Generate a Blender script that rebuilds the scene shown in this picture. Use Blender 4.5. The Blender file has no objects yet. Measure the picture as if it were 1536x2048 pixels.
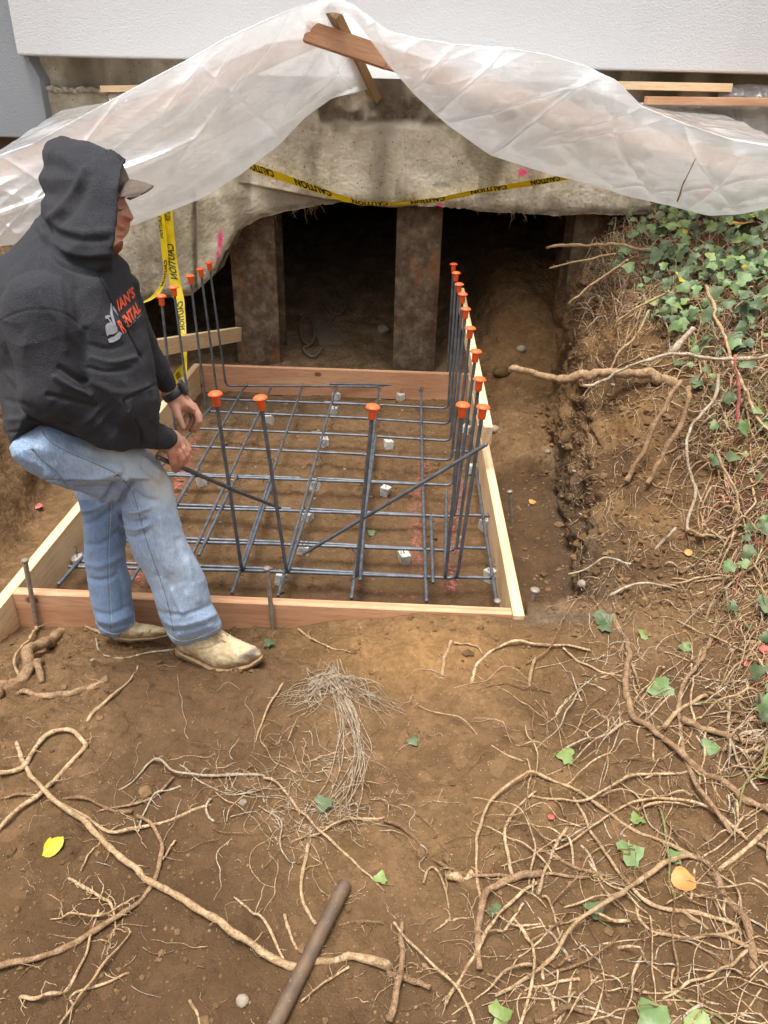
import bpy, bmesh, math, random
import numpy as np
from mathutils import Vector, Matrix, Euler, Quaternion
from mathutils.bvhtree import BVHTree
from mathutils.noise import fractal, noise as mnoise
R = math.radians
rnd = random.Random(7)
nr = np.random.RandomState(11)
SC = bpy.context.scene
COL = SC.collection

# ---------------------------------------------------------------- camera
FPX, CZ = 1500.0, 1.45
TH, PS, RO = 0.505, 0.026, 0.026          # pitch down, yaw left, roll (radians)
CAM = np.array([0.0, 0.0, CZ])
FW = np.array([-math.sin(PS)*math.cos(TH), math.cos(PS)*math.cos(TH), -math.sin(TH)])
_R0 = np.array([math.cos(PS), math.sin(PS), 0.0]); _U0 = np.cross(_R0, FW)
RT = math.cos(RO)*_R0 + math.sin(RO)*_U0
UP = math.cos(RO)*_U0 - math.sin(RO)*_R0
cd = bpy.data.cameras.new("camera"); cam = bpy.data.objects.new("camera", cd); COL.objects.link(cam)
cam.matrix_world = Matrix([[RT[0], UP[0], -FW[0], 0], [RT[1], UP[1], -FW[1], 0], [RT[2], UP[2], -FW[2], CZ], [0, 0, 0, 1]])
cd.sensor_fit = 'VERTICAL'; cd.sensor_height = 36.0; cd.lens = 36.0*FPX/2048.0
cd.clip_start = 0.02; cd.clip_end = 300
SC.camera = cam
# ---------------------------------------------------------------- sky, sun, exposure (overcast)
SUN_EL, SUN_AZ = R(78), R(215)
w = bpy.data.worlds.new("World"); SC.world = w; w.use_nodes = True
nt = w.node_tree; nt.nodes.clear()
sky = nt.nodes.new('ShaderNodeTexSky'); sky.sky_type = 'NISHITA'; sky.sun_disc = False
sky.sun_elevation = SUN_EL; sky.sun_rotation = SUN_AZ; sky.dust_density = 6.0; sky.air_density = 1.0; sky.ozone_density = 1.0
hs = nt.nodes.new('ShaderNodeHueSaturation'); hs.inputs['Saturation'].default_value = 0.22
bg = nt.nodes.new('ShaderNodeBackground'); bg.inputs['Strength'].default_value = 0.135
wo = nt.nodes.new('ShaderNodeOutputWorld')
nt.links.new(sky.outputs[0], hs.inputs['Color']); nt.links.new(hs.outputs[0], bg.inputs['Color']); nt.links.new(bg.outputs[0], wo.inputs[0])
sl = bpy.data.lights.new("sun", 'SUN'); sl.energy = 2.0; sl.angle = R(22); sl.color = (1.0, 0.97, 0.93)
so = bpy.data.objects.new("sun", sl); COL.objects.link(so)
sd = Vector((math.sin(SUN_AZ)*math.cos(SUN_EL), math.cos(SUN_AZ)*math.cos(SUN_EL), math.sin(SUN_EL)))
so.rotation_euler = (-sd).to_track_quat('-Z', 'Y').to_euler()
vs = SC.view_settings; vs.view_transform = 'Standard'; vs.look = 'None'; vs.gamma = 1.0; vs.exposure = 0.85
vs.use_curve_mapping = False
SC.cycles.max_bounces = 8; SC.cycles.transparent_max_bounces = 12; SC.cycles.diffuse_bounces = 4

# ---------------------------------------------------------------- picture <-> world
def ray(px, py):
    return FW + RT*((px-768)/FPX) - UP*((py-1024)/FPX)
def at_y(px, py, Y): d = ray(px, py); return CAM + d*((Y)/d[1])
def at_z(px, py, Zw): d = ray(px, py); return CAM + d*((Zw-CZ)/d[2])
def at_x(px, py, X): d = ray(px, py); return CAM + d*(X/d[0])
def cp(px, py, D): return CAM + ray(px, py)*D            # D = depth along the view axis
def pix(P):
    q = np.asarray(P, float)-CAM; Z = q@FW
    return 768+FPX*(q@RT)/Z, 1024-FPX*(q@UP)/Z, Z

def srgb(r, g, b):
    f = lambda c: (c/255/12.92) if c/255 <= 0.04045 else (((c/255+0.055)/1.055)**2.4)
    return (f(r), f(g), f(b), 1.0)

# ---------------------------------------------------------------- numpy noise
def _h(ix, iy, iz):
    h = (ix.astype(np.int64)*374761393 + iy.astype(np.int64)*668265263 + iz.astype(np.int64)*2147483647) & 0xffffffff
    h = ((h ^ (h >> 13))*1274126177) & 0xffffffff
    return ((h ^ (h >> 16)) & 0xffff)/65535.0
def vn(P):
    P = np.asarray(P, float); i = np.floor(P).astype(np.int64); f = P-i; u = f*f*(3-2*f)
    r = 0.0
    for dx in (0, 1):
        wx = u[..., 0] if dx else 1-u[..., 0]
        for dy in (0, 1):
            wy = u[..., 1] if dy else 1-u[..., 1]
            for dz in (0, 1):
                wz = u[..., 2] if dz else 1-u[..., 2]
                r = r + wx*wy*wz*_h(i[..., 0]+dx, i[..., 1]+dy, i[..., 2]+dz)
    return r*2-1
def fbm(P, oct=4, gain=0.5, lac=2.03):
    P = np.asarray(P, float); a = 1.0; s = 0.0; r = 0.0
    for k in range(oct):
        r = r + a*vn(P+17.3*k); s += a; a *= gain; P = P*lac
    return r/s
def ridged(P, oct=3, gain=0.5):
    P = np.asarray(P, float); a = 1.0; s = 0; r = 0
    for k in range(oct):
        r = r + a*(1-np.abs(vn(P+9.1*k))); s += a; a *= gain; P = P*2.1
    return r/s
def sstep(a, b, x):
    t = np.clip((np.asarray(x, float)-a)/(b-a), 0, 1); return t*t*(3-2*t)
def chaikin(P, n=2):
    P = np.asarray(P, float)
    for _ in range(n):
        Q = [P[0]]
        for a, b in zip(P[:-1], P[1:]):
            Q += [0.75*a+0.25*b, 0.25*a+0.75*b]
        Q.append(P[-1]); P = np.array(Q)
    return P
def resample(P, n):
    P = np.asarray(P, float); d = np.r_[0, np.cumsum(np.linalg.norm(np.diff(P, axis=0), axis=1))]
    t = np.linspace(0, d[-1], n); return np.stack([np.interp(t, d, P[:, k]) for k in range(P.shape[1])], 1)

# ---------------------------------------------------------------- mesh and object helpers
def link(name, me, mats, parent=None, label=None, cat=None, group=None, kind=None):
    o = bpy.data.objects.new(name, me); COL.objects.link(o)
    if me is not None:
        for m in (mats if isinstance(mats, (list, tuple)) else [mats]): me.materials.append(m)
    if parent is not None: o.parent = parent; o.matrix_parent_inverse = Matrix.Identity(4) if parent.matrix_basis == Matrix.Identity(4) else parent.matrix_basis.inverted()
    return tag(o, label, cat, group, kind)
def tag(o, label=None, cat=None, group=None, kind=None):
    if label: o['label'] = label
    if cat: o['category'] = cat
    if group: o['group'] = group
    if kind: o['kind'] = kind
    return o
def empty(name, loc=(0, 0, 0), label=None, cat=None, group=None):
    o = bpy.data.objects.new(name, None); COL.objects.link(o); o.location = loc
    o.empty_display_size = 0.05
    return tag(o, label, cat, group)
def mesh(name, V, F, smooth=True, matidx=None):
    me = bpy.data.meshes.new(name)
    V = np.asarray(V, np.float32)
    if isinstance(F, np.ndarray):
        n, k = F.shape
        me.vertices.add(len(V)); me.vertices.foreach_set('co', V.ravel())
        me.loops.add(n*k); me.loops.foreach_set('vertex_index', F.astype(np.int32).ravel())
        me.polygons.add(n); me.polygons.foreach_set('loop_start', np.arange(0, n*k, k, dtype=np.int32))
        me.polygons.foreach_set('loop_total', np.full(n, k, np.int32))
        me.update(calc_edges=True)
    else:
        me.from_pydata([tuple(v) for v in V.tolist()], [], F)
    if matidx is not None: me.polygons.foreach_set('material_index', np.asarray(matidx, np.int32))
    me.polygons.foreach_set('use_smooth', np.full(len(me.polygons), bool(smooth)))
    me.validate(); me.update()
    return me
def vattr(me, name, vals):
    vals = np.asarray(vals, np.float32)
    a = me.attributes.new(name, 'FLOAT', 'POINT'); a.data.foreach_set('value', vals)
def gridF(nu, nv):
    i = np.arange(nu-1)[:, None]*nv + np.arange(nv-1)[None, :]
    return np.stack([i, i+nv, i+nv+1, i+1], -1).reshape(-1, 4)
class MB:                                             # collects shapes into one mesh
    def __init__(s): s.V = []; s.F = []; s.n = 0; s.mi = []
    def add(s, V, F, m=0):
        V = np.asarray(V, float); s.V.append(V); s.F += [tuple(int(i)+s.n for i in f) for f in F]; s.mi += [m]*len(F); s.n += len(V)
    def tube(s, P, r, k=8, m=0, cap=True, ell=None):
        P = np.asarray(P, float); n = len(P); r = np.broadcast_to(np.asarray(r, float), (n,))
        T = np.gradient(P, axis=0); T /= np.linalg.norm(T, axis=1)[:, None]+1e-12
        a = np.array([0, 0, 1.0]) if abs(T[0][2]) < 0.9 else np.array([1.0, 0, 0])
        V = []; ang = np.arange(k)*2*np.pi/k
        N = np.cross(T[0], a); N /= np.linalg.norm(N)
        for i in range(n):
            N = N - T[i]*(N@T[i]); N /= np.linalg.norm(N)+1e-12; B = np.cross(T[i], N)
            V.append(P[i] + r[i]*(np.cos(ang)[:, None]*N + np.sin(ang)[:, None]*B))
        V = np.concatenate(V); F = []
        for i in range(n-1):
            for j in range(k):
                j2 = (j+1) % k; F.append((i*k+j, i*k+j2, (i+1)*k+j2, (i+1)*k+j))
        if cap: F.append(tuple(range(k))[::-1]); F.append(tuple((n-1)*k+j for j in range(k)))
        s.add(V, F, m)
    def lathe(s, prof, M=None, k=20, m=0):             # prof: (r, z) list
        ang = np.arange(k)*2*np.pi/k; V = []
        for r, z in prof: V.append(np.stack([r*np.cos(ang), r*np.sin(ang), np.full(k, z)], 1))
        V = np.concatenate(V)
        if M is not None: V = V@np.array(M.to_3x3()).T + np.array(M.translation)
        F = []
        for i in range(len(prof)-1):
            for j in range(k):
                j2 = (j+1) % k; F.append((i*k+j, i*k+j2, (i+1)*k+j2, (i+1)*k+j))
        F.append(tuple(range(k))[::-1]); F.append(tuple((len(prof)-1)*k+j for j in range(k)))
        s.add(V, F, m)
    def box(s, c, d, M=None, m=0, jit=0):
        V = np.array([[x, y, z] for x in (-1, 1) for y in (-1, 1) for z in (-1, 1)], float)*np.array(d)/2
        if jit: V += nr.uniform(-jit, jit, V.shape)
        V += np.array(c)
        if M is not None: V = V@np.array(M.to_3x3()).T + np.array(M.translation)
        s.add(V, [(0, 1, 3, 2), (4, 6, 7, 5), (0, 4, 5, 1), (2, 3, 7, 6), (0, 2, 6, 4), (1, 5, 7, 3)], m)
    def mesh(s, name, smooth=True):
        return mesh(name, np.concatenate(s.V), s.F, smooth, s.mi)
def bevel_me(me, w, seg=2):
    bm = bmesh.new(); bm.from_mesh(me)
    bmesh.ops.bevel(bm, geom=list(bm.edges), offset=w, segments=seg, affect='EDGES', profile=0.6)
    bm.to_mesh(me); bm.free(); return me

# ---------------------------------------------------------------- materials
class NT:
    def __init__(s, name):
        s.m = bpy.data.materials.new(name); s.m.use_nodes = True; s.t = s.m.node_tree
        s.p = s.t.nodes['Principled BSDF']; s.out = s.t.nodes['Material Output']
        s.tc = s.t.nodes.new('ShaderNodeTexCoord'); s.co = s.tc.outputs['Object']
    def set(s, n, k, v):
        if hasattr(v, 'is_output') or isinstance(v, bpy.types.NodeSocket): s.t.links.new(v, n.inputs[k])
        elif v is not None: n.inputs[k].default_value = v
    def map(s, scale=(1, 1, 1), rot=(0, 0, 0), src=None):
        n = s.t.nodes.new('ShaderNodeMapping'); s.t.links.new(src or s.co, n.inputs[0])
        n.inputs['Scale'].default_value = scale; n.inputs['Rotation'].default_value = rot; return n.outputs[0]
    def noise(s, scale, detail=4, rough=0.55, dist=0, vec=None, col=False):
        n = s.t.nodes.new('ShaderNodeTexNoise'); s.t.links.new(vec or s.co, n.inputs['Vector'])
        n.inputs['Scale'].default_value = scale; n.inputs['Detail'].default_value = detail
        n.inputs['Roughness'].default_value = rough; n.inputs['Distortion'].default_value = dist
        return n.outputs['Color' if col else 'Fac']
    def voro(s, scale, feat='F1', vec=None, out='Distance', rand=1):
        n = s.t.nodes.new('ShaderNodeTexVoronoi'); n.feature = feat; s.t.links.new(vec or s.co, n.inputs['Vector'])
        n.inputs['Scale'].default_value = scale; n.inputs['Randomness'].default_value = rand; return n.outputs[out]
    def wave(s, scale, dist, detail, dscale, vec=None, dirn='X', typ='BANDS'):
        n = s.t.nodes.new('ShaderNodeTexWave'); n.wave_type = typ
        if typ == 'BANDS': n.bands_direction = dirn
        s.t.links.new(vec or s.co, n.inputs['Vector'])
        for k, v in (('Scale', scale), ('Distortion', dist), ('Detail', detail), ('Detail Scale', dscale)): n.inputs[k].default_value = v
        return n.outputs['Fac']
    def ramp(s, f, stops, interp='LINEAR'):
        n = s.t.nodes.new('ShaderNodeValToRGB'); s.t.links.new(f, n.inputs[0]); e = n.color_ramp.elements
        n.color_ramp.interpolation = interp
        while len(e) < len(stops): e.new(0.5)
        for i, (p, c) in enumerate(stops):
            e[i].position = p; e[i].color = c if len(c) == 4 else (*c, 1)
        return n.outputs[0]
    def rng(s, f, a, b, c=0, d=1):
        n = s.t.nodes.new('ShaderNodeMapRange'); s.t.links.new(f, n.inputs[0])
        for i, v in enumerate((a, b, c, d)): n.inputs[i+1].default_value = v
        return n.outputs[0]
    def mix(s, f, a, b, mode='MIX'):
        n = s.t.nodes.new('ShaderNodeMix'); n.data_type = 'RGBA'; n.blend_type = mode
        s.set(n, 0, f); s.set(n, 6, a); s.set(n, 7, b); return n.outputs[2]
    def math(s, op, a, b=None, c=None, clamp=False):
        n = s.t.nodes.new('ShaderNodeMath'); n.operation = op; n.use_clamp = clamp
        s.set(n, 0, a)
        if b is not None: s.set(n, 1, b)
        if c is not None: s.set(n, 2, c)
        return n.outputs[0]
    def attr(s, name, out='Fac'):
        n = s.t.nodes.new('ShaderNodeAttribute'); n.attribute_name = name; return n.outputs[out]
    def xyz(s, src=None):
        n = s.t.nodes.new('ShaderNodeSeparateXYZ'); s.t.links.new(src or s.co, n.inputs[0]); return n.outputs
    def objrand(s):
        n = s.t.nodes.new('ShaderNodeObjectInfo'); return n.outputs['Random']
    def bump(s, h, dist=0.01, strength=1.0, prev=None):
        n = s.t.nodes.new('ShaderNodeBump'); s.t.links.new(h, n.inputs['Height'])
        n.inputs['Distance'].default_value = dist; n.inputs['Strength'].default_value = strength
        if prev is not None: s.t.links.new(prev, n.inputs['Normal'])
        return n.outputs[0]
    def fin(s, color=None, rough=None, normal=None, **kw):
        s.set(s.p, 'Base Color', color); s.set(s.p, 'Roughness', rough)
        if normal is not None: s.t.links.new(normal, s.p.inputs['Normal'])
        for k, v in kw.items(): s.set(s.p, k.replace('_', ' '), v)
        return s.m
def add(t, *a):
    r = a[0]
    for b in a[1:]: r = t.math('ADD', r, b)
    return r

def mk_soil(name='soil', var=0):
    t = NT(name)
    n1 = t.noise(1.7, 5, 0.6); n2 = t.noise(9, 6, 0.65); n3 = t.noise(60, 5, 0.7); n4 = t.noise(260, 3, 0.6)
    c = t.ramp(t.math('MULTIPLY_ADD', n2, 0.55, t.math('MULTIPLY', n1, 0.5)),
               [(0.34, srgb(80, 59, 38)), (0.48, srgb(114, 88, 60)), (0.6, srgb(134, 105, 74)), (0.74, srgb(160, 130, 96))])
    c = t.mix(t.rng(n3, 0.35, 0.7, 0.0, 0.55), c, srgb(84, 63, 43))
    vb = t.xyz(t.voro(75, out='Color'))[0]; c = t.mix(t.math('MULTIPLY', vb, .35), c, srgb(104, 78, 50)); vb2 = t.xyz(t.voro(28, out='Color'))[1]; c = t.mix(t.rng(vb2, .6, 1, 0, .25), c, srgb(166, 128, 92))
    c = t.mix(t.rng(n4, 0.62, 0.78, 0, 0.6), c, srgb(182, 152, 112))
    # grit flecks
    v = t.voro(150, out='Distance'); vc = t.voro(150, out='Color')
    sel = t.math('MULTIPLY', t.math('LESS_THAN', v, 0.2), t.math('GREATER_THAN', t.xyz(vc)[0], 0.88))
    c = t.mix(t.math('MULTIPLY', sel, 0.7), c, srgb(205, 185, 150))
    grey = t.attr('grey'); dark = t.attr('damp_shade'); pink = t.attr('pink'); gold = t.attr('gold')
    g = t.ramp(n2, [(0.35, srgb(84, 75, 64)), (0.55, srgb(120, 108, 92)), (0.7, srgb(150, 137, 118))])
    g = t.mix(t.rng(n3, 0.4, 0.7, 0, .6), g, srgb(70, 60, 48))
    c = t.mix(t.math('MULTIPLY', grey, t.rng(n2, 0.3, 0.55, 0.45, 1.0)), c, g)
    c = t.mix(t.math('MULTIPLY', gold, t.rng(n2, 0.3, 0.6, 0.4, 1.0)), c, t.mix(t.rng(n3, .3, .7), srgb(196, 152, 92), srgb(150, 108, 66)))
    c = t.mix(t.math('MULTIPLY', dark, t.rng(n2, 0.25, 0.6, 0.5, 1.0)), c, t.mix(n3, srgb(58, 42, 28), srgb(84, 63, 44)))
    pk = t.math('MULTIPLY', pink, t.rng(t.noise(60, 4, 0.75), 0.5, 0.62), clamp=True)
    c = t.mix(t.math('MULTIPLY', pk, .75), c, srgb(206, 104, 112))
    h = add(t, t.math('MULTIPLY', n2, 1.0), t.math('MULTIPLY', n3, 0.5), t.math('MULTIPLY', n4, 0.22), t.math('MULTIPLY', t.math('SUBTRACT', 1.0, t.voro(38)), 0.35))
    b = t.bump(h, 0.020, 1.0)
    return t.fin(c, 0.95, b, Specular_IOR_Level=0.15)
def mk_crumb():
    t = NT('soil_crumb'); r = t.objrand(); n2 = t.noise(12, 3); n3 = t.noise(120, 4, .7)
    c = t.ramp(n2, [(0.3, srgb(88, 66, 43)), (0.55, srgb(122, 95, 66)), (0.75, srgb(150, 121, 88))])
    c = t.mix(t.rng(n3, .4, .7, 0, .5), c, srgb(90, 68, 46))
    return t.fin(c, 0.95, t.bump(n3, 0.004, 0.8), Specular_IOR_Level=0.15)
def mk_stone():
    t = NT('stone'); n2 = t.noise(14, 4); n3 = t.noise(160, 4, .7)
    c = t.ramp(n2, [(0.3, srgb(110, 98, 82)), (0.55, srgb(150, 138, 120)), (0.75, srgb(176, 165, 148))])
    c = t.mix(t.rng(n3, .4, .7, 0, .5), c, srgb(120, 100, 76))
    return t.fin(c, 0.85, t.bump(n3, 0.003, 0.6))
def mk_concrete(name='concrete', dirt=1.0):
    t = NT(name)
    n1 = t.noise(1.6, 6, 0.62); n2 = t.noise(7, 6, 0.7); n3 = t.noise(70, 5, 0.7)
    st = t.noise(5, 5, 0.65, vec=t.map((1, 1, 0.25)))
    c = t.ramp(t.math('MULTIPLY_ADD', n2, 0.6, t.math('MULTIPLY', n1, 0.45)),
               [(0.33, srgb(140, 130, 110)), (0.46, srgb(194, 184, 160)), (0.58, srgb(222, 212, 190)), (0.72, srgb(238, 231, 214))])
    c = t.mix(t.rng(st, 0.5, 0.72, 0, 0.65*dirt), c, srgb(104, 84, 60))
    c = t.mix(t.rng(t.noise(2.3, 5, .6, vec=t.map((1, 1, 1.7))), .55, .75, 0, .5), c, srgb(150, 146, 136))
    c = t.mix(t.rng(n3, 0.55, 0.8, 0, 0.55), c, srgb(88, 76, 60))
    v = t.voro(42); vc = t.voro(42, out='Color')
    hole = t.math('MULTIPLY', t.math('LESS_THAN', v, 0.16), t.math('GREATER_THAN', t.xyz(vc)[1], 0.93))
    c = t.mix(t.math('MULTIPLY', hole, 0.8), c, srgb(70, 60, 48))
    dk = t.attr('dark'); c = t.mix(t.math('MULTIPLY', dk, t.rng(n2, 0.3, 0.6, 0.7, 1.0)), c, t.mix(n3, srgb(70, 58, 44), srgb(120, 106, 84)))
    pk = t.attr('pink'); c = t.mix(t.math('MULTIPLY', pk, t.rng(n3, 0.3, 0.5, 0.5, 1)), c, srgb(242, 70, 130))
    h = add(t, t.math('MULTIPLY', n3, 0.5), t.math('MULTIPLY', n2, 0.5), t.math('MULTIPLY', hole, -0.5), t.math('MULTIPLY', t.noise(300, 2), .15))
    return t.fin(c, 0.9, t.bump(h, 0.010, 0.8), Specular_IOR_Level=0.2)
def mk_wood(name, a, b, dk, knots=True):
    t = NT(name); r = t.objrand()
    off = t.t.nodes.new('ShaderNodeVectorMath'); off.operation = 'ADD'
    cb = t.t.nodes.new('ShaderNodeCombineXYZ'); t.t.links.new(t.math('MULTIPLY', r, 37.0), cb.inputs[0]); t.t.links.new(t.math('MULTIPLY', r, 3.0), cb.inputs[1])
    t.t.links.new(t.co, off.inputs[0]); t.t.links.new(cb.outputs[0], off.inputs[1]); v = off.outputs[0]
    vv = t.map((0.9, 9, 9), src=v)
    wv = t.wave(1.6, 6.5, 3, 1.2, vec=t.map((0.55, 6, 6), src=v), dirn='Y')
    fn = t.noise(14, 5, 0.6, vec=vv); fn2 = t.noise(60, 4, 0.6, vec=t.map((0.35, 12, 12), src=v))
    lo = t.noise(2.2, 4, 0.6, vec=v)
    c = t.mix(t.rng(wv, 0.25, 0.95, 0, 0.75), a, b)
    c = t.mix(t.rng(fn, 0.45, 0.75, 0, 0.5), c, dk)
    c = t.mix(t.rng(fn2, 0.55, 0.8, 0, 0.35), c, dk)
    c = t.mix(t.rng(lo, 0.45, 0.75, 0, 0.35), c, srgb(122, 84, 56))
    if knots:
        kv = t.voro(3.1, vec=t.map((1.0, 1.6, 1.6), src=v)); c = t.mix(t.rng(kv, 0.055, 0.085, 0.85, 0), c, srgb(92, 54, 34))
    sp = t.noise(90, 3, .6); c = t.mix(t.rng(sp, .68, .76, 0, .6), c, srgb(112, 84, 58))
    return t.fin(c, 0.75, t.bump(t.math('ADD', fn2, t.math('MULTIPLY', fn, .6)), 0.0018, 0.6), Specular_IOR_Level=0.3)
def mk_simple(name, col, rough=0.6, nscale=40, amt=0.25, dcol=None, bd=0.001, **kw):
    t = NT(name); n = t.noise(nscale, 4, .6)
    c = t.mix(t.rng(n, .4, .7, 0, amt), col, dcol or tuple([x*0.5 for x in col[:3]]+[1]))
    return t.fin(c, rough, t.bump(n, bd, .5), **kw)
M = {}
M['soil'] = mk_soil(); M['crumb'] = mk_crumb(); M['stone'] = mk_stone()
M['concrete'] = mk_concrete()
M['fir'] = mk_wood('fir_timber', srgb(226, 186, 146), srgb(206, 158, 118), srgb(164, 114, 78))
M['fir_red'] = mk_wood('fir_timber_pink', srgb(216, 168, 130), srgb(192, 140, 104), srgb(146, 98, 68))
M['fir_light'] = mk_wood('pine_timber', srgb(232, 206, 166), srgb(216, 180, 134), srgb(184, 142, 98))
M['fir_old'] = mk_wood('weathered_timber', srgb(176, 146, 108), srgb(150, 120, 86), srgb(106, 82, 58))
def mk_stucco(name, c0, c1):
    t = NT(name); n = t.noise(190, 3, .6); n1 = t.noise(1.5, 4, .6); v = t.voro(140, 'SMOOTH_F1')
    c = t.mix(n1, c0, c1)
    c = t.mix(t.rng(t.noise(3, 5, .7, vec=t.map((1, 1, .15))), .55, .8, 0, .12), c, srgb(150, 145, 138))
    return t.fin(c, .85, t.bump(t.math('ADD', n, t.math('MULTIPLY', v, 1.0)), 0.003, .45), Specular_IOR_Level=.25)
M['white_stucco'] = mk_stucco('white_stucco', srgb(203, 203, 203), srgb(209, 209, 209))
M['grey_stucco'] = mk_stucco('grey_stucco', srgb(140, 145, 150), srgb(150, 154, 158))
def mk_rebar():
    t = NT('rebar_steel'); n = t.noise(30, 4, .6); n2 = t.noise(200, 3, .6)
    c = t.mix(t.rng(n, .35, .7), srgb(80, 85, 92), srgb(112, 116, 122)); c = t.mix(t.rng(n2, .6, .75, 0, .6), c, srgb(120, 92, 68))
    return t.fin(c, .5, t.bump(n2, .001, .4), Metallic=.45)
M['rebar'] = mk_rebar()
M['cap'] = mk_simple('orange_plastic', srgb(243, 98, 42), .5, 60, .12)
M['stake'] = mk_simple('steel_stake', srgb(148, 138, 124), .55, 60, .6, srgb(96, 74, 54), .002, Metallic=.3)
M['wire'] = mk_simple('tie_wire', srgb(60, 58, 56), .5, 60, .3, Metallic=.5)
M['dobie'] = mk_simple('mortar_block', srgb(196, 194, 186), .9, 70, .6, srgb(138, 130, 116), .003)
def mk_post():
    t = NT('rusty_steel'); n = t.noise(3.5, 5, .65); n2 = t.noise(16, 6, .7); n3 = t.noise(110, 4, .7)
    c = t.ramp(n2, [(0.3, srgb(66, 50, 38)), (.5, srgb(104, 86, 66)), (.7, srgb(142, 124, 98))])
    c = t.mix(t.rng(n, .52, .62, 0, .85), c, t.mix(n3, srgb(54, 32, 24), srgb(92, 52, 34)))
    c = t.mix(t.rng(t.noise(6, 5, .6, vec=t.map((1, 1, .4))), .6, .7, 0, .7), c, srgb(140, 88, 44))
    c = t.mix(t.rng(n3, .55, .75, 0, .4), c, srgb(160, 145, 120))
    return t.fin(c, .85, t.bump(t.math('ADD', n2, n3), .008, .7))
M['post'] = mk_post()
def mk_sheet(name, alpha, tint):
    t = NT(name); n = t.noise(5, 4, .6); nt_ = t.t
    tr = nt_.nodes.new('ShaderNodeBsdfTransparent'); tr.inputs[0].default_value = (1, 1, 1, 1)
    df = nt_.nodes.new('ShaderNodeBsdfDiffuse'); tl = nt_.nodes.new('ShaderNodeBsdfTranslucent'); gl = nt_.nodes.new('ShaderNodeBsdfGlossy')
    df.inputs[0].default_value = tint; tl.inputs[0].default_value = tint; gl.inputs['Roughness'].default_value = .10; gl.inputs[0].default_value = (1, 1, 1, 1)
    ve = t.rng(t.voro(7, 'DISTANCE_TO_EDGE', vec=t.noise(3, 3, .6, 1.5, col=True) if False else None), 0, .08, 1, 0); b = t.bump(t.math('ADD', t.noise(9, 4, .6, .6), t.math('MULTIPLY', t.noise(7, 4, .6, .4, vec=t.map((1, 1, 6), (0, .6, 0))), .8)), .012, .5)
    for q in (df, gl, tl): nt_.links.new(b, q.inputs['Normal'])
    m1 = nt_.nodes.new('ShaderNodeMixShader'); m1.inputs[0].default_value = .6
    nt_.links.new(df.outputs[0], m1.inputs[1]); nt_.links.new(tl.outputs[0], m1.inputs[2])
    m2 = nt_.nodes.new('ShaderNodeMixShader'); nt_.links.new(t.rng(n, .3, .7, alpha-.08, alpha+.08), m2.inputs[0])
    nt_.links.new(tr.outputs[0], m2.inputs[1]); nt_.links.new(m1.outputs[0], m2.inputs[2])
    fr = nt_.nodes.new('ShaderNodeLayerWeight'); fr.inputs[0].default_value = .5; nt_.links.new(b, fr.inputs['Normal'])
    m3 = nt_.nodes.new('ShaderNodeMixShader'); nt_.links.new(t.math('MULTIPLY_ADD', t.math('POWER', fr.outputs['Facing'], 4.0), .75, .07, clamp=True), m3.inputs[0])
    nt_.links.new(m2.outputs[0], m3.inputs[1]); nt_.links.new(gl.outputs[0], m3.inputs[2])
    nt_.links.new(m3.outputs[0], t.out.inputs[0]); return t.m
M['sheet'] = mk_sheet('milky_plastic_film', .77, (.97, .99, 1.0, 1))
M['sheet_grey'] = mk_sheet('grey_plastic_film', .45, (.80, .82, .83, 1))
def mk_root(name, a, b, c2, sc=1.0):
    t = NT(name); n = t.noise(35*sc, 4, .65); n2 = t.noise(180*sc, 4, .7); n0 = t.noise(6, 3)
    n3 = t.noise(420*sc, 3, .6)
    c = t.mix(t.rng(n, .38, .6), a, b); c = t.mix(t.rng(n2, .48, .62, 0, .85), c, c2); c = t.mix(t.rng(n3, .55, .7, 0, .5), c, srgb(226, 202, 164)); c = t.mix(t.rng(n0, .5, .7, 0, .3), c, b); c = t.mix(t.math('MULTIPLY', t.objrand(), .5), c, tuple((x+y)/2 for x, y in zip(b, c2)))
    c = t.mix(t.rng(t.noise(22, 4, .7), .52, .66, 0, .6), c, srgb(112, 84, 56))
    return t.fin(c, .85, t.bump(t.math('ADD', n, n2), .005, 1.0), Specular_IOR_Level=.2)
M['root'] = mk_root('tan_root', srgb(214, 188, 150), srgb(182, 150, 112), srgb(124, 94, 64))
M['root_dark'] = mk_root('brown_root', srgb(158, 124, 90), srgb(122, 92, 64), srgb(88, 62, 42))
M['root_bark'] = mk_root('flaky_bark', srgb(198, 166, 130), srgb(154, 122, 90), srgb(104, 74, 52), 1.6)
M['root_grey'] = mk_root('dry_grey_root', srgb(206, 192, 170), srgb(172, 154, 128), srgb(120, 100, 78))
M['root_pink'] = mk_root('pink_stem', srgb(214, 130, 120), srgb(180, 98, 92), srgb(150, 90, 80))
M['root_green'] = mk_root('green_stem', srgb(150, 148, 92), srgb(126, 122, 72), srgb(120, 100, 68))
def mk_leaf(name, a, b, vein, tr=.25):
    t = NT(name); n = t.noise(30, 4, .6); n2 = t.noise(7, 2)
    c = t.mix(t.rng(n2, .35, .65), a, b); c = t.mix(t.rng(n, .5, .7, 0, .6), c, vein); c = t.mix(t.rng(t.noise(110, 3, .6), .6, .75, 0, .5), c, srgb(92, 76, 50))
    return t.fin(c, .55, t.bump(n, .003, .5), Specular_IOR_Level=.4)
M['ivy_dark'] = mk_leaf('ivy_leaf_dark', srgb(64, 80, 50), srgb(92, 106, 68), srgb(112, 124, 96))
M['ivy_mid'] = mk_leaf('ivy_leaf_mid', srgb(88, 112, 62), srgb(112, 134, 84), srgb(144, 156, 116))
M['ivy_light'] = mk_leaf('ivy_leaf_light', srgb(104, 124, 60), srgb(124, 140, 78), srgb(150, 158, 112))
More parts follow.
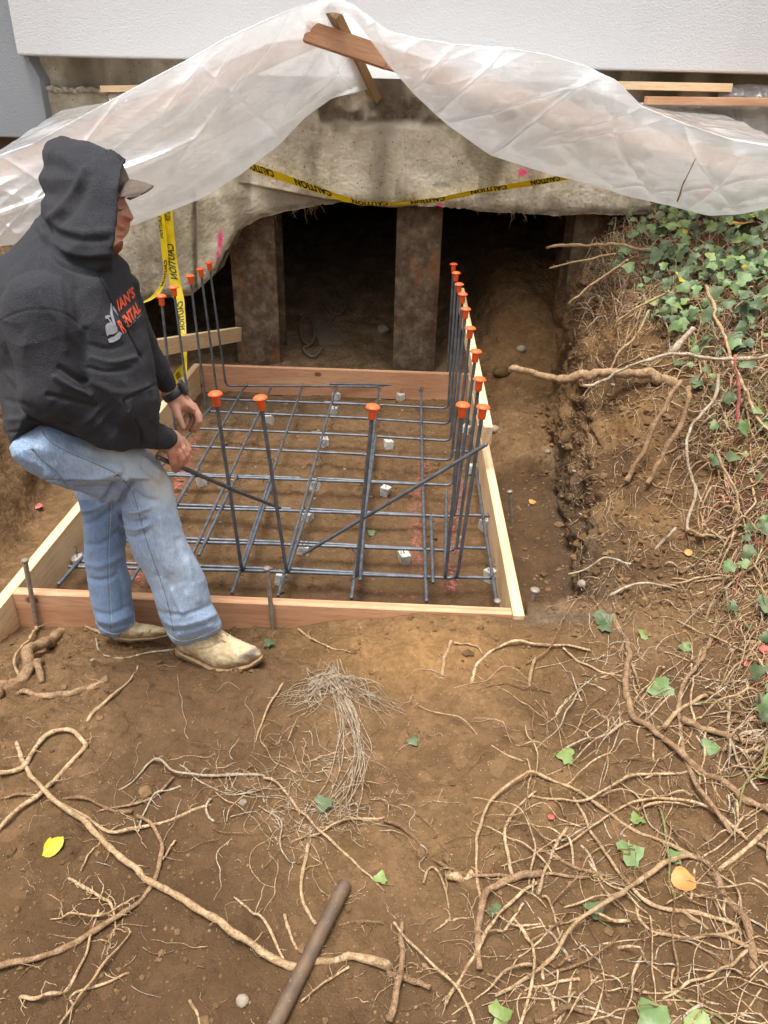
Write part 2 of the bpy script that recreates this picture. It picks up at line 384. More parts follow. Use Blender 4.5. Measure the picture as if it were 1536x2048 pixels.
M['leaf_yellow'] = mk_leaf('leaf_yellow', srgb(186, 164, 36), srgb(200, 182, 60), srgb(140, 106, 30))
M['leaf_orange'] = mk_leaf('leaf_orange', srgb(196, 110, 52), srgb(206, 146, 78), srgb(130, 60, 34))
M['leaf_red'] = mk_leaf('leaf_red', srgb(176, 74, 66), srgb(196, 104, 92), srgb(120, 50, 44))
M['tape'] = mk_simple('yellow_tape', srgb(238, 208, 22), .35, 12, .15, srgb(200, 160, 20), .003)
M['ink'] = mk_simple('black_ink', srgb(30, 30, 22), .5, 20, .1)
M['ink_back'] = mk_simple('faded_ink', srgb(74, 78, 26), .5, 20, .2)

# ================================================================ TERRAIN
FX0, FX1, FY0, FY1 = -1.262, 0.372, 2.010, 4.370     # inner faces of the form, top edge z = 0
BT = 0.038                                            # board thickness
ZF = -0.172
def lerpv(x, xs, ys): return np.interp(x, xs, ys)
def foot_r(y): return lerpv(y, [1.9, 2.3, 2.46, 3.03, 3.72, 4.7, 5.6], [.63, .68, .70, .74, .81, .97, 1.05])
def foot_n(y): return foot_r(y)+.035*fbm(np.stack([y*3, y*0, y*0], -1), 3)
def top_r(y): return lerpv(y, [1.2, 1.9, 2.2, 2.46, 3.0, 3.7, 4.4, 5.2], [-.03, 0.0, .05, .15, .44, .70, .90, .95])
def foot_l(y): return lerpv(y, [1.9, 3, 4.5], [-1.42, -1.62, -1.75])
def height(x, y, fine=True):
    x = np.asarray(x, float); y = np.asarray(y, float); P = np.stack([x, y, np.zeros_like(x)], -1)
    # ground the camera stands on
    gb = lerpv(x, [-1.6, -1.3, -.55, -.33, -.1, .1, .4, .8], [-.125, -.125, -.118, -.085, -.045, -.012, -.002, .0])
    g = -.03 + np.where(x > .7, (x-.7)*.12, 0) + np.where(x < -1.2, (-1.2-x)*.1, 0)
    t = sstep(1.60, 1.96, y); g = g*(1-t)+gb*t
    g = g + .030*fbm(P*2.3, 3) + .016*fbm(P*9+3, 3)*(1 if fine else 0)
    g = g - .018*np.exp(-((x+.55)**2+(y-1.72)**2)/.02)
    g = g + .03*np.exp(-((x-.25)**2/.25+(y-1.86)**2/.01))*(.5+.5*vn(P*14))
    # pit floor
    f = ZF + .018*fbm(P*4+7, 3) + .012*np.maximum(0, fbm(P*11, 3))
    rough_out = sstep(.42, .5, x)
    f = f + rough_out*(.02*fbm(P*13+4, 3))
    led = sstep(3.25, 3.5, y+.1*vn(P*5))*sstep(.44, .62, x); f = f+.07*led
    # under the building the soil climbs to the back
    back = lerpv(y, [4.4, 4.9, 5.5, 6.2, 7.0, 8], [0, .06, .2, .42, .66, .84])
    rr = sstep(.1, .75, x)
    backr = lerpv(y, [4.35, 4.6, 5.0, 5.5, 6.2, 7, 8], [0, .12, .38, .55, .66, .78, .88])
    back = back*(1-rr)+backr*rr
    f = f+back+.03*fbm(P*6, 3)*sstep(4.4, 4.8, y)
    # lip at the near edge of the trench
    yl = 2.02+.03*vn(np.stack([x*7, x*0, x*0], -1)) + .05*sstep(.5, .7, x)
    inside = sstep(yl-.01, yl+.07, y)
    brd = (x > FX0-BT) & (x < FX1+BT*.5)
    inside = np.where(brd, sstep(FY0-BT+.004, FY0-.004, y), inside)
    z = g*(1-inside)+f*inside
    # right bank
    fr = foot_n(y); u = x-fr
    tr = top_r(y)
    s = .58*sstep(-.02, .12, u)+.30*sstep(.08, .30, u)+.12*sstep(.28, .55, u)
    rise = np.clip(u-.4, 0, 1.2)*lerpv(y, [1.4, 2.2, 3, 4.4], [.10, .25, .38, .30])
    zb = tr+rise+.05*fbm(P*3+2, 3)
    kk = sstep(1.75, 2.15, y)
    z = np.where(u > -.03, z*(1-s*kk)+zb*s*kk, z)
    # left bank
    fl = foot_l(y)+.05*vn(np.stack([y*3, y*0+5, y*0], -1)); u = fl-x
    sL = .65*sstep(0, .3, u)+.35*sstep(.25, .8, u); tl = lerpv(y, [1.6, 2.0, 2.6, 3.2, 4.5], [-.05, .02, .34, .72, .95])
    z = np.where(u > 0, z*(1-sL)+(tl+.08*fbm(P*3, 3))*sL, z)
    return z
def spaced(segs):
    out = []
    for a, b, st in segs: out += list(np.arange(a, b, st))
    out.append(segs[-1][1]); return np.array(out)
gx = spaced([(-40, -6, 4), (-6, -2.4, .2), (-2.4, -1.5, .02), (-1.5, .42, .0095), (.42, .76, .008), (.76, .95, .0022), (.95, 1.15, .0042), (1.15, 1.4, .007), (1.4, 1.9, .012), (1.9, 3, .05), (3, 8, .4), (8, 40, 4)])
gy = spaced([(-40, -2, 4), (-2, .3, .25), (.3, .75, .02), (.75, 2.2, .0075), (2.2, 3.6, .009), (3.6, 4.4, .012), (4.4, 5.6, .02), (5.6, 8, .06), (8, 12, .5), (12, 40, 4)])
X, Y = np.meshgrid(gx, gy, indexing='ij')
X = X+(foot_n(Y)-.8)*np.clip((X-.40)/.34, 0, 1)*np.clip((1.9-X)/.7, 0, 1)
Z = height(X, Y)
Pt = np.stack([X, Y, Z], -1)
dzx = np.gradient(Z, axis=0)/np.gradient(X, axis=0); dzy = (np.gradient(Z, axis=1)-dzx*np.gradient(X, axis=1))/np.gradient(Y, axis=1)
Nn = np.stack([-dzx, -dzy, np.ones_like(Z)], -1); steep = np.linalg.norm(Nn, axis=-1); Nn /= steep[..., None]
lump = .55*ridged(Pt*4.2, 3)+.40*fbm(Pt*11, 4)+.34*ridged(Pt*21+5, 3)+.16*fbm(Pt*55, 3)+.12*ridged(Pt*48+2, 2)
ck = np.abs(vn(Pt*3.1+40)); crack = -np.exp(-(ck/.05)**2)
brdzone = (X > FX0-.06) & (X < FX1+.06) & (Y > FY0-.1) & (Y < FY0+.05)
amp = np.where(brdzone, 0, np.clip((steep-1.15)/1.5, 0, 1)*.105)
amp = amp*np.where(Y < 4.6, 1, .9)
Pt = Pt + Nn*(amp*(lump-.3+.35*crack))[..., None]
near = (Y < 2.0)
small = .0062*fbm(Pt*38, 4)+.0036*fbm(Pt*110, 2)
clod = np.maximum(0, fbm(Pt*30+9, 3)-.18)*.045*sstep(-.2, .35, fbm(Pt*2.2+31, 2))
Pt[..., 2] += np.where(brdzone & (Y > FY0-.05), 0, small+clod)
me = mesh('ground', Pt.reshape(-1, 3), gridF(len(gx), len(gy)))
# colour masks (soil tones, with painted ivy shade and crawl-space light: grey subsoil, damp earth, spray-paint marks, golden sand)
px_, py_, pz_ = X, Y, Pt[..., 2]
grey = sstep(.25, .75, .5+.5*fbm(Pt*4+3, 3))*0
ub = X-foot_r(Y)
grey = np.maximum(grey, np.exp(-((ub-.02)/.10)**2)*sstep(2.02, 2.25, Y)*sstep(3.8, 2.9, Y)*np.clip(1.2-(pz_+.17)*2.2, 0, 1))
grey = np.maximum(grey, .9*np.exp(-((X-.52)/.17)**2-((Y-1.985)/.05)**2))
grey = np.maximum(grey, .6*sstep(4.3, 4.6, Y)*sstep(.6, .1, X))  # also pales the crawl-space soil, standing for light there
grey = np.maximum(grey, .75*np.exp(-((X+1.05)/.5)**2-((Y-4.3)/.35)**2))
grey = np.maximum(grey, .35*sstep(-1.5, -1.9, X))
gold = .5*np.exp(-((X-.12)/.34)**2-((Y-1.80)/.16)**2)
gold = np.maximum(gold, .45*np.exp(-((ub-.22)/.16)**2)*sstep(2.2, 2.6, Y)*sstep(4.6, 4, Y))
inf = (X > FX0) & (X < FX1) & (Y > FY0) & (Y < FY1)
damp_shade = np.where(inf, .38+.5*sstep(2.55, 2.1, Y), 0)
damp_shade = np.maximum(damp_shade, .9*sstep(FX1+.02, FX1+.07, X)*sstep(.16, .0, ub)*sstep(2.03, 2.1, Y)*sstep(3.5, 3.3, Y))
damp_shade = np.maximum(damp_shade, (Y < 2.02)*np.clip(.15+.5*sstep(-.25, .35, fbm(Pt*1.9+11, 4))-.45*np.exp(-((X-.15)/.4)**2-((Y-1.4)/.3)**2)-.3*sstep(1.6, 1.9, Y)+.25*sstep(1.25, .8, Y), 0, .75))
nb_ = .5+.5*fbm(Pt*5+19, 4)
damp_shade = np.maximum(damp_shade, sstep(-.05, .05, ub)*sstep(2.05, 2.3, Y)*np.clip(.30+.75*sstep(.35, .65, nb_), 0, 1))
damp_shade = np.where(Y > 4.45, 0, damp_shade); gold = np.where((Y > 4.3) & (X < 1.1), .15, gold)  # crawl-space soil lightened in colour to stand for light reaching in
damp_shade = np.maximum(damp_shade, .8*sstep(.5, .9, Pt[..., 2])*sstep(2.2, 3, Y)*(ub > .25))  # soil under the ivy darkened to stand for shade between the leaves
pk = np.zeros_like(X)
def pinkline(pts, wd, a=1.0):
    global pk
    Q = np.array([at_z(u, v, ZF)[:2] for u, v in pts])
    for a_, b_ in zip(Q[:-1], Q[1:]):
        d = b_-a_; t = np.clip(((X-a_[0])*d[0]+(Y-a_[1])*d[1])/(d@d+1e-9), 0, 1)
        dd = np.hypot(X-a_[0]-t*d[0], Y-a_[1]-t*d[1]); pk = np.maximum(pk, a*np.exp(-(dd/wd)**2))
pinkline([(850, 925), (835, 1000), (832, 1100), (838, 1140)], .026, .9)
pinkline([(918, 965), (912, 1060), (898, 1120), (905, 1180)], .032, 1)
pinkline([(392, 880), (372, 935), (345, 990)], .03, 1.)
pinkline([(262, 1130), (270, 1165)], .035, 1.)
pinkline([(975, 930), (985, 955)], .02, .8); pinkline([(1000, 1090), (1005, 1130)], .02, .6); pinkline([(700, 1175), (830, 1190)], .012, .6)
pk = pk*(inf | (X < FX1+.2))
for nm, a in (('grey', grey), ('gold', gold), ('damp_shade', damp_shade), ('pink', pk)): vattr(me, nm, np.clip(a, 0, 1).ravel())
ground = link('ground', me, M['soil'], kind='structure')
BV = BVHTree.FromPolygons([Vector(v) for v in Pt.reshape(-1, 3).tolist()], gridF(len(gx), len(gy)).tolist())
def gnd(px, py, lift=0.0):
    d = Vector(ray(px, py)).normalized()
    h = BV.ray_cast(Vector(CAM)+d*.15, d)
    if h[0] is None: p = at_z(px, py, 0); return p
    return np.array(h[0]) + np.array(h[1] if h[1].z > 0 else -h[1])*lift
def gz(x, y, lift=0.0):
    h = BV.ray_cast(Vector((x, y, 3)), Vector((0, 0, -1))); return (h[0].z if h[0] else 0)+lift

# ================================================================ BUILDING
YW = 4.64                                             # front face of the concrete stem wall
# --- concrete foundation wall with its broken lower edge
bot_px = [(100, 640), (180, 622), (250, 604), (330, 596), (380, 592), (405, 572), (432, 548), (452, 505), (478, 462), (520, 438), (570, 425), (640, 410), (700, 408), (770, 414), (830, 410), (900, 416), (960, 424), (1040, 428), (1110, 432), (1180, 428), (1300, 430), (1600, 440)]
bq = np.array([at_y(a, b, YW) for a, b in bot_px])
XL = at_y(100, 250, YW)[0]
ZTOP = at_y(760, 192, YW)[2]
nx_, nz_ = 760, 190
xs = np.linspace(XL, 2.7, nx_)
zb = np.interp(xs, bq[:, 0], bq[:, 2]) + .012*fbm(np.stack([xs*6, xs*0, xs*0], -1), 5, .6) + .006*vn(np.stack([xs*70, xs*0, xs*0], -1))*(vn(np.stack([xs*5, xs*0+3, xs*0], -1)) > 0)
V = np.zeros((nx_, nz_, 3)); tt = np.linspace(0, 1, nz_)
V[..., 0] = xs[:, None]; V[..., 2] = zb[:, None]*(1-tt)+ZTOP*tt; V[..., 1] = YW
Xc, Zc = V[..., 0], V[..., 2]
xu, yu, _ = pix(V)
rel = .006*fbm(V*4, 4)+.003*fbm(V*20, 3)+.0025*fbm(V*80, 2)
rel -= .022*np.exp(-((xu-391-.04*(yu-480)-4*vn(V*9))/4.0)**2)*(yu > 380)      # form joint
rel -= .005*np.exp(-((xu-808)/2)**2)
zl = np.interp(xu, [380, 480, 640, 760, 800], [345, 366, 398, 414, 420])       # cold joint, lower part set back
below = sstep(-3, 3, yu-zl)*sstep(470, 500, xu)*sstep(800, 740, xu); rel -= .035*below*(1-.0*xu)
rel += .03*sstep(388, 400, xu)*sstep(360, 395, yu)*sstep(560, 500, xu)
rough_top = sstep(258, 235, yu+6*vn(V*12))*sstep(600, 640, xu); rel -= rough_top*(.012+.02*ridged(V*22, 3))
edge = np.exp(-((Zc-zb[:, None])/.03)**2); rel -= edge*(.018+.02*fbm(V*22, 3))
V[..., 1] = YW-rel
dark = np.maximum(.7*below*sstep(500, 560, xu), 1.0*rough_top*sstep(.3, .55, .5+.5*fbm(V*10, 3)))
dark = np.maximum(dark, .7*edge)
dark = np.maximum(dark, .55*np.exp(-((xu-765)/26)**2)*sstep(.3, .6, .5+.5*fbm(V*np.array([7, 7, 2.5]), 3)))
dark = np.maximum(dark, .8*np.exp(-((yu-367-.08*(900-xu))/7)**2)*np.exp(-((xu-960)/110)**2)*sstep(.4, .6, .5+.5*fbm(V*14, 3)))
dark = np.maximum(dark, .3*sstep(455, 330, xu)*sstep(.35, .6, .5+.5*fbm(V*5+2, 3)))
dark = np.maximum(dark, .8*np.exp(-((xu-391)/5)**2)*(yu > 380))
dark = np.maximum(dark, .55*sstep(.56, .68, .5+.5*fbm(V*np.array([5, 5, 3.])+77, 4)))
def blob(cx, cy, rx, ry): return np.exp(-(((xu-cx)/rx)**2+((yu-cy)/ry)**2)**2)
pkc = np.maximum.reduce([blob(443, 480, 6, 22), blob(438, 508, 3, 12), blob(1045, 345, 10, 8), blob(880, 411, 6, 4)])
yb = YW+.22
Vb = V.copy(); Vb[..., 1] = yb
nv = nx_*nz_; Fg = gridF(nx_, nz_)
Vall = np.concatenate([V.reshape(-1, 3), Vb.reshape(-1, 3)])
side = []
for i in range(nx_-1):
    a, b = i*nz_, (i+1)*nz_; side.append((a, b, b+nv, a+nv))
    a, b = i*nz_+nz_-1, (i+1)*nz_+nz_-1; side.append((b, a, a+nv, b+nv))
for j in range(nz_-1): side.append((j+1, j, j+nv, j+1+nv)); q = (nx_-1)*nz_; side.append((q+j, q+j+1, q+j+1+nv, q+j+nv))
F = np.concatenate([Fg, Fg[:, ::-1]+nv, np.array(side)])
me = mesh('foundation_wall', Vall, F)
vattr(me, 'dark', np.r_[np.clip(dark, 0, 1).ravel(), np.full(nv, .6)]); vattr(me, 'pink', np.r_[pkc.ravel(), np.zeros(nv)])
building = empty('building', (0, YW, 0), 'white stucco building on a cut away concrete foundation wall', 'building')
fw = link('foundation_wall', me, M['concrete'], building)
# frayed roots and mesh hanging from the broken edge
mb = MB()
for k in range(34):
    x = rnd.choice([rnd.uniform(-.95, 1.1), rnd.gauss(.55, .05), rnd.gauss(-.6, .06)]); z0 = float(np.interp(x, xs, zb))+.012; p = np.array([x, YW-rnd.uniform(-.01, .03), z0])
    L = rnd.choice([.02, .03, .05, .09]); Q = [p]
    for s_ in range(5): p = p+np.array([rnd.uniform(-1, 1)*.012, rnd.uniform(-1, .3)*.008, -L/5]); Q.append(p)
    mb.tube(Q, np.linspace(.0016, .0006, 6), 4)
link('hanging_rootlets', mb.mesh('hanging_rootlets'), M['root_dark'], building, 'thin rootlets hanging from the broken concrete edge', kind='stuff')
# upper concrete band set back above the ledge
def rough_box(x0, x1, y0, y1, z0, z1, name, mat, parent, st=.03, amp=.006, **kw):
    nxx = max(2, int((x1-x0)/st)); nzz = max(2, int((z1-z0)/st))
    U = np.zeros((nxx, nzz, 3)); U[..., 0] = np.linspace(x0, x1, nxx)[:, None]; U[..., 2] = np.linspace(z0, z1, nzz)[None]; U[..., 1] = y0
    U[..., 1] -= amp*fbm(U*5, 4)
    B = U.copy(); B[..., 1] = y1; n = nxx*nzz; f = gridF(nxx, nzz); sd_ = []
    for i in range(nxx-1):
        a, b = i*nzz, (i+1)*nzz; sd_.append((a, b, b+n, a+n)); a, b = a+nzz-1, b+nzz-1; sd_.append((b, a, a+n, b+n))
    for j in range(nzz-1): sd_.append((j+1, j, j+n, j+1+n)); q = (nxx-1)*nzz; sd_.append((q+j, q+j+1, q+j+1+n, q+j+n))
    m = mesh(name, np.concatenate([U.reshape(-1, 3), B.reshape(-1, 3)]), np.concatenate([f, f[:, ::-1]+n, np.array(sd_)]))
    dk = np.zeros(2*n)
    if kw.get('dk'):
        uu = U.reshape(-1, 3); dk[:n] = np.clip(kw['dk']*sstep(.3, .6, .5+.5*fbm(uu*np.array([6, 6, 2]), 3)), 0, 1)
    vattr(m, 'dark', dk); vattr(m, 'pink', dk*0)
    return link(name, m, mat, parent)
ZWB = at_y(760, 128, 4.50)[2]                         # underside of the white wall
XC = at_y(83, 160, YW+.03)[0]
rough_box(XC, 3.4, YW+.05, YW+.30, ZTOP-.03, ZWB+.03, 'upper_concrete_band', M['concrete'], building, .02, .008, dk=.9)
# left end of the stem wall rises to the band
mb = MB()
for k in range(46):
    x = XL+.01+k*.018; mb.box((x, YW+.012, at_y(150, 180, YW)[2]+rnd.uniform(-.006, .006)), (.024, .05, .022+rnd.uniform(-.006, .008)), jit=.005)
m_ = mb.mesh('joint_ridge'); vattr(m_, 'dark', np.full(len(m_.vertices), .15)); vattr(m_, 'pink', np.zeros(len(m_.vertices)))
link('joint_ridge', m_, M['concrete'], building)
def slab(pts_xz, y0, y1, name, mat, parent, bev=.006):
    n = len(pts_xz); V = [(x, y0, z) for x, z in pts_xz]+[(x, y1, z) for x, z in pts_xz]
    F = [tuple(range(n)), tuple(range(2*n-1, n-1, -1))]+[(i, i+n, (i+1) % n+n, (i+1) % n) for i in range(n)]
    me = mesh(name, V, F, False); bm = bmesh.new(); bm.from_mesh(me); bmesh.ops.recalc_face_normals(bm, faces=bm.faces); bm.to_mesh(me); bm.free()
    if bev: bevel_me(me, bev, 2)
    return link(name, me, mat, parent)
YS = 4.50
xw = at_y(35, 112, YS)[0]
slab([(xw, ZWB), (6.5, ZWB), (6.5, 5.2), (xw, 5.2)], YS, YS+.32, 'stucco_wall', M['white_stucco'], building, .008)
g_ = [at_y(a, b, YS+.06) for a, b in [(35, 108), (78, 156), (101, 262), (100, 277)]]
slab([(-5.5, g_[3][2]), (g_[3][0], g_[3][2]), (g_[1][0], g_[1][2]), (xw+.02, g_[0][2]), (xw+.02, 5.1), (-5.5, 5.1)], YS+.06, YS+.4, 'grey_stucco_wall', M['grey_stucco'], building, .006)
# crawl space: floor slab over it, side and back walls (concrete, toned dark)
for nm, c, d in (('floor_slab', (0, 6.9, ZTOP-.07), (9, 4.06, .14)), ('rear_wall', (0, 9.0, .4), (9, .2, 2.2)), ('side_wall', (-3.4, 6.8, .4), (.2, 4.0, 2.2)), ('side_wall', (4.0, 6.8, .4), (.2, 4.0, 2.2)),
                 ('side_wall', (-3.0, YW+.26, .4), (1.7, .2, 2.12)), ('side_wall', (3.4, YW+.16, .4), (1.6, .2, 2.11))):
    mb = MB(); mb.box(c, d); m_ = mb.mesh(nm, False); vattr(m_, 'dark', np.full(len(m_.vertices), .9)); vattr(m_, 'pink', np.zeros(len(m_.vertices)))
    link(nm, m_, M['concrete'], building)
# --- steel H posts under the wall
def hpost(px0, px1, pyb, label):
    c0 = at_y(px0, 600, 4.80); c1 = at_y(px1, 600, 4.80); xc = (c0[0]+c1[0])/2; wd = c1[0]-c0[0]; z0, z1 = -.22, ZTOP-.15
    root = empty('steel_post', (xc, 4.9, z0), label, 'steel post', 'rusty steel posts under the foundation')
    for nm, c, d in (('front_flange', (xc, 4.80, (z0+z1)/2), (wd, .018, z1-z0)), ('rear_flange', (xc, 5.08, (z0+z1)/2), (wd, .018, z1-z0)), ('web', (xc, 4.94, (z0+z1)/2), (.014, .262, z1-z0))):
        # finely cut plate so soil and rust scale relief shows
        nu, nw = max(2, int(d[0]/.006)), int(d[2]/.008)
        if nm == 'web': mb = MB(); mb.box(c, d); m_ = mb.mesh(nm, False)
        else:
            U = np.zeros((nu, nw, 3)); U[..., 0] = np.linspace(-d[0]/2, d[0]/2, nu)[:, None]+c[0]; U[..., 2] = np.linspace(z0, z1, nw); U[..., 1] = c[1]-d[1]/2
            U[..., 1] -= .006*fbm(U*9, 4)+.002*fbm(U*60, 2); B = U.copy(); B[..., 1] = c[1]+d[1]/2; n = nu*nw; f = gridF(nu, nw); sd_ = []
            for i in range(nu-1):
                a, b = i*nw, (i+1)*nw; sd_.append((a, b, b+n, a+n)); a, b = a+nw-1, b+nw-1; sd_.append((b, a, a+n, b+n))
            for j in range(nw-1): sd_.append((j+1, j, j+n, j+1+n)); q = (nu-1)*nw; sd_.append((q+j, q+j+1, q+j+1+n, q+j+n))
            m_ = mesh(nm, np.concatenate([U.reshape(-1, 3), B.reshape(-1, 3)]), np.concatenate([f, f[:, ::-1]+n, np.array(sd_)]))
        link(nm, m_, M['post'], root)
hpost(468, 556, 725, 'rusty steel post beside the notch in the concrete, left of the other')
hpost(789, 876, 725, 'rusty steel post in the middle of the opening, dark rust patches')
hpost(1128, 1196, 500, 'steel post in shadow at the right end of the opening beside the ivy')

# ================================================================ TIMBER
def board(name, p0, p1, h, t, mat, label, cat, group=None, up=(0, 0, 1), parent=None, bev=.0025, roll=0.0):
    p0 = Vector(p0); p1 = Vector(p1); X_ = (p1-p0).normalized(); L = (p1-p0).length
    Y_ = Vector(up).cross(X_).normalized(); Z_ = X_.cross(Y_)
    if roll: q = Quaternion(X_, roll); Y_ = q@Y_; Z_ = q@Z_
    mb = MB(); mb.box((0, 0, 0), (L, t, h), jit=.0008); me = bevel_me(mb.mesh(name, False), bev, 2)
    o = link(name, me, mat, None, label, cat, group)
    c = (p0+p1)/2
    o.matrix_basis = Matrix([[X_[0], Y_[0], Z_[0], c[0]], [X_[1], Y_[1], Z_[1], c[1]], [X_[2], Y_[2], Z_[2], c[2]], [0, 0, 0, 1]])
    return o
BH = .172
g = 'form boards around the footing'
board('form_board', (FX0, FY0-BT/2, -BH/2), (FX1, FY0-BT/2, -BH/2), BH, BT, M['fir_red'], 'near form board in front of the boots, dirt against its outer face', 'form board', g)
board('form_board', (FX0, FY1+BT/2, -BH/2), (FX1, FY1+BT/2, -BH/2), BH, BT, M['fir_red'], 'far form board lying across in front of the steel posts', 'form board', g)
board('form_board', (FX0-BT/2-.001, FY0-.19, -BH/2), (FX0-BT/2-.001, FY1+BT, -BH/2), BH, BT, M['fir_light'], 'long form board running behind the man along the left bank', 'form board', g)
board('form_board', (FX1+BT/2+.001, FY0-.042, -BH/2), (FX1+BT/2+.001, FY1+BT, -BH/2), BH, BT, M['fir_light'], 'long form board on the trench side, right of the rebar grid', 'form board', g)
# raised kicker board on the right, against the capped uprights
k0 = at_y(975, 872, 3.02); k1 = at_y(921, 590, 4.60)
board('kicker_board', k0, k1, .088, .038, M['fir_light'], 'raised light 2x4 sloping up beside the right row of orange caps', 'timber')
a = at_y(478, 668, 4.72); b = at_y(292, 699, 3.75)
board('brace_board', a, b, .088, .038, M['fir_light'], 'rough pale 2x4 behind the left row of caps, ending at the left post', 'timber')
# tent frame
pk0 = at_y(600, 62, 4.10)
board('tent_frame_board', at_y(612, 62, 4.06), at_y(776, 118, 4.02), .088, .038, M['fir_red'], 'short cross board with two nail holes at the tent peak', 'timber', 'boards of the plastic tent frame', up=(0, .25, 1))
board('tent_frame_board', at_y(664, 20, 3.98), at_y(748, 192, 4.66), .040, .085, M['fir_old'], 'prop post rising from the concrete ledge to the tent peak', 'timber', 'boards of the plastic tent frame', up=(0, -1, .8))
board('tent_frame_board', at_y(640, 68, 4.20), at_y(-90, 385, 3.72), .088, .038, M['fir_red'], 'long left rafter seen pink through the plastic behind the man', 'timber', 'boards of the plastic tent frame', up=(0, .2, 1))
board('tent_frame_board', at_y(735, 105, 4.16), at_y(1610, 372, 3.84), .088, .038, M['fir_red'], 'long right rafter seen through the plastic above the ivy', 'timber', 'boards of the plastic tent frame', up=(0, .2, 1))
# boards on the ledge
gl = 'boards lying along the concrete ledge'
def ledge(pxa, pya, pxb, pyb, h, t, mat, y, lab):
    A = at_y(pxa, pya, y); B = at_y(pxb, pyb, y); return board('ledge_board', A, B, h, t, mat, lab, 'timber', gl)
ledge(1225, 171, 1455, 176, .038, .14, M['fir_light'], 4.58, 'short pale board lying on the ledge, top one of the right pair')
ledge(1292, 201, 1700, 206, .036, .088, M['fir_red'], 4.44, 'long knotty board on the plastic below the short pale board, running out at right')
ledge(206, 178, 330, 176, .030, .088, M['fir_light'], 4.58, 'board end sticking out left of the tent on the ledge')

# ================================================================ REBAR
ZM = -.085                                            # height of the mat
RB = .0061
def rebar_tube(mb, P, r=RB, step=.0062, k=8):
    P = np.asarray(P, float); L = np.linalg.norm(np.diff(P, axis=0), axis=1).sum(); n = max(4, int(L/step)); Q = resample(P, n)
    rr = r*(1+.14*(np.arange(n) % 2)); mb.tube(Q, rr, k)
def lbend(A, B, Ctop, rad=.035):
    A, B, Ctop = map(lambda v: np.array(v, float), (A, B, Ctop)); u = (A-B)/np.linalg.norm(A-B); v = (Ctop-B)/np.linalg.norm(Ctop-B)
    arc = [B+u*rad*(1-t)**2+v*rad*t**2 for t in np.linspace(0, 1, 7)]
    return np.array([A]+arc+[Ctop])
cage = empty('rebar_cage', (-.4, 3.2, ZM), 'tied grid of grey ribbed rebar with capped uprights inside the form', 'rebar cage')
def part(name, P, parent=cage, r=RB, **k):
    mb = MB(); rebar_tube(mb, P, r, **k); return link(name, mb.mesh(name), M['rebar'], parent)
ncap = []
def cap_at(P, axis, label, grp):
    a = Vector(axis).normalized(); Mx = Matrix.Translation(Vector(P))@a.to_track_quat('Z', 'Y').to_matrix().to_4x4()
    prof = [(.0, .026), (.010, .0255), (.018, .0228), (.0232, .0178), (.0238, .0158), (.0226, .0142), (.0140, .0132), (.0136, .010), (.0122, -.022), (.0108, -.024), (.008, -.024)]
    mb = MB(); mb.lathe(prof[::-1], None, 28)
    me = mb.mesh('rebar_protector'); o = link('rebar_protector', me, M['cap'], None, label, 'rebar cap', grp); o.matrix_basis = Mx@Matrix.Scale(1.0, 4); return o
def W(px, py): return at_z(px, py, ZM)
# crosswise bars with bends turned up at the right (foot px, cap px)
rrow = [((893, 771), (907, 527)), ((896, 817), (912, 545)), ((899, 848), (918, 568)), ((901, 882), (925, 588)), ((903, 921), (931, 618)), ((906, 971), (940, 657)), ((909, 1034), (951, 704)), ((912, 1102), (958, 760)), ((914, 1157), (965, 816))]
lrow = {0: (452, 773), 1: (436, 800), 2: (413, 824), 3: (384, 858), 4: (354, 893)}
lcap = {0: (419, 524), 1: (402, 537), 2: (381, 551), 3: (348, 574), 4: (323, 592)}
words_r = ['farthest cap, at the top of the right row', 'second cap from the top of the right row', 'third cap from the top of the right row', 'fourth cap from the top of the right row', 'fifth cap from the top of the right row', 'cap in the right row just above the larger three lowest ones', 'cap in the right row above the one touching the kicker board middle', 'cap second from the bottom of the right row, against the kicker board', 'lowest cap of the right row, beside the end of the kicker board']
gcap = 'orange mushroom caps on the rebar uprights'
XLm = FX0+.05
for i, (f, c) in enumerate(rrow):
    F_ = W(*f); y = F_[1]; T_ = at_y(c[0], c[1]+8, y+.01)
    xl = XLm
    if i in lrow:
        G_ = W(*lrow[i]); xl = G_[0]
        TL = at_y(lcap[i][0], lcap[i][1]+8, G_[1])
        yl = G_[1]
        P = lbend([(xl+F_[0])/2+.25, (y+yl)/2, ZM+.006], [xl, yl, ZM+.004], TL); part('crosswise_bar', P)
        P = lbend([(xl+F_[0])/2-.05, (y+yl)/2+.016, ZM+.006], [F_[0], y, ZM], T_); part('crosswise_bar', P)
        o = cap_at(TL, TL-P[-2]*0-np.array([xl, yl, ZM]), ['orange cap at the right end of the far left row', 'orange cap second from the right in the far left row', 'middle orange cap of the far left row, in front of the concrete', 'orange cap in front of the hanging yellow tape', 'orange cap nearest the man\'s chest, at the left end of the far row'][i], gcap)
    else:
        P = lbend([F_[0]-.62, y+.014, ZM+.004], [F_[0], y, ZM], T_); part('crosswise_bar', P)
        part('crosswise_bar', [[xl-.0, y-.03 if i > 5 else y-.01, ZM+.003], [(xl+F_[0])/2, y-.012, ZM+.006], [F_[0]-.12, y-.001, ZM+.001]])
        part('crosswise_bar', [[xl+.02, y+.002, ZM+.006], [xl+.75, y+.006, ZM+.006]])
    cap_at(T_, T_-F_, 'orange '+words_r[i], gcap)
for (a, b) in (((1262, 0), (0, 0)),): pass
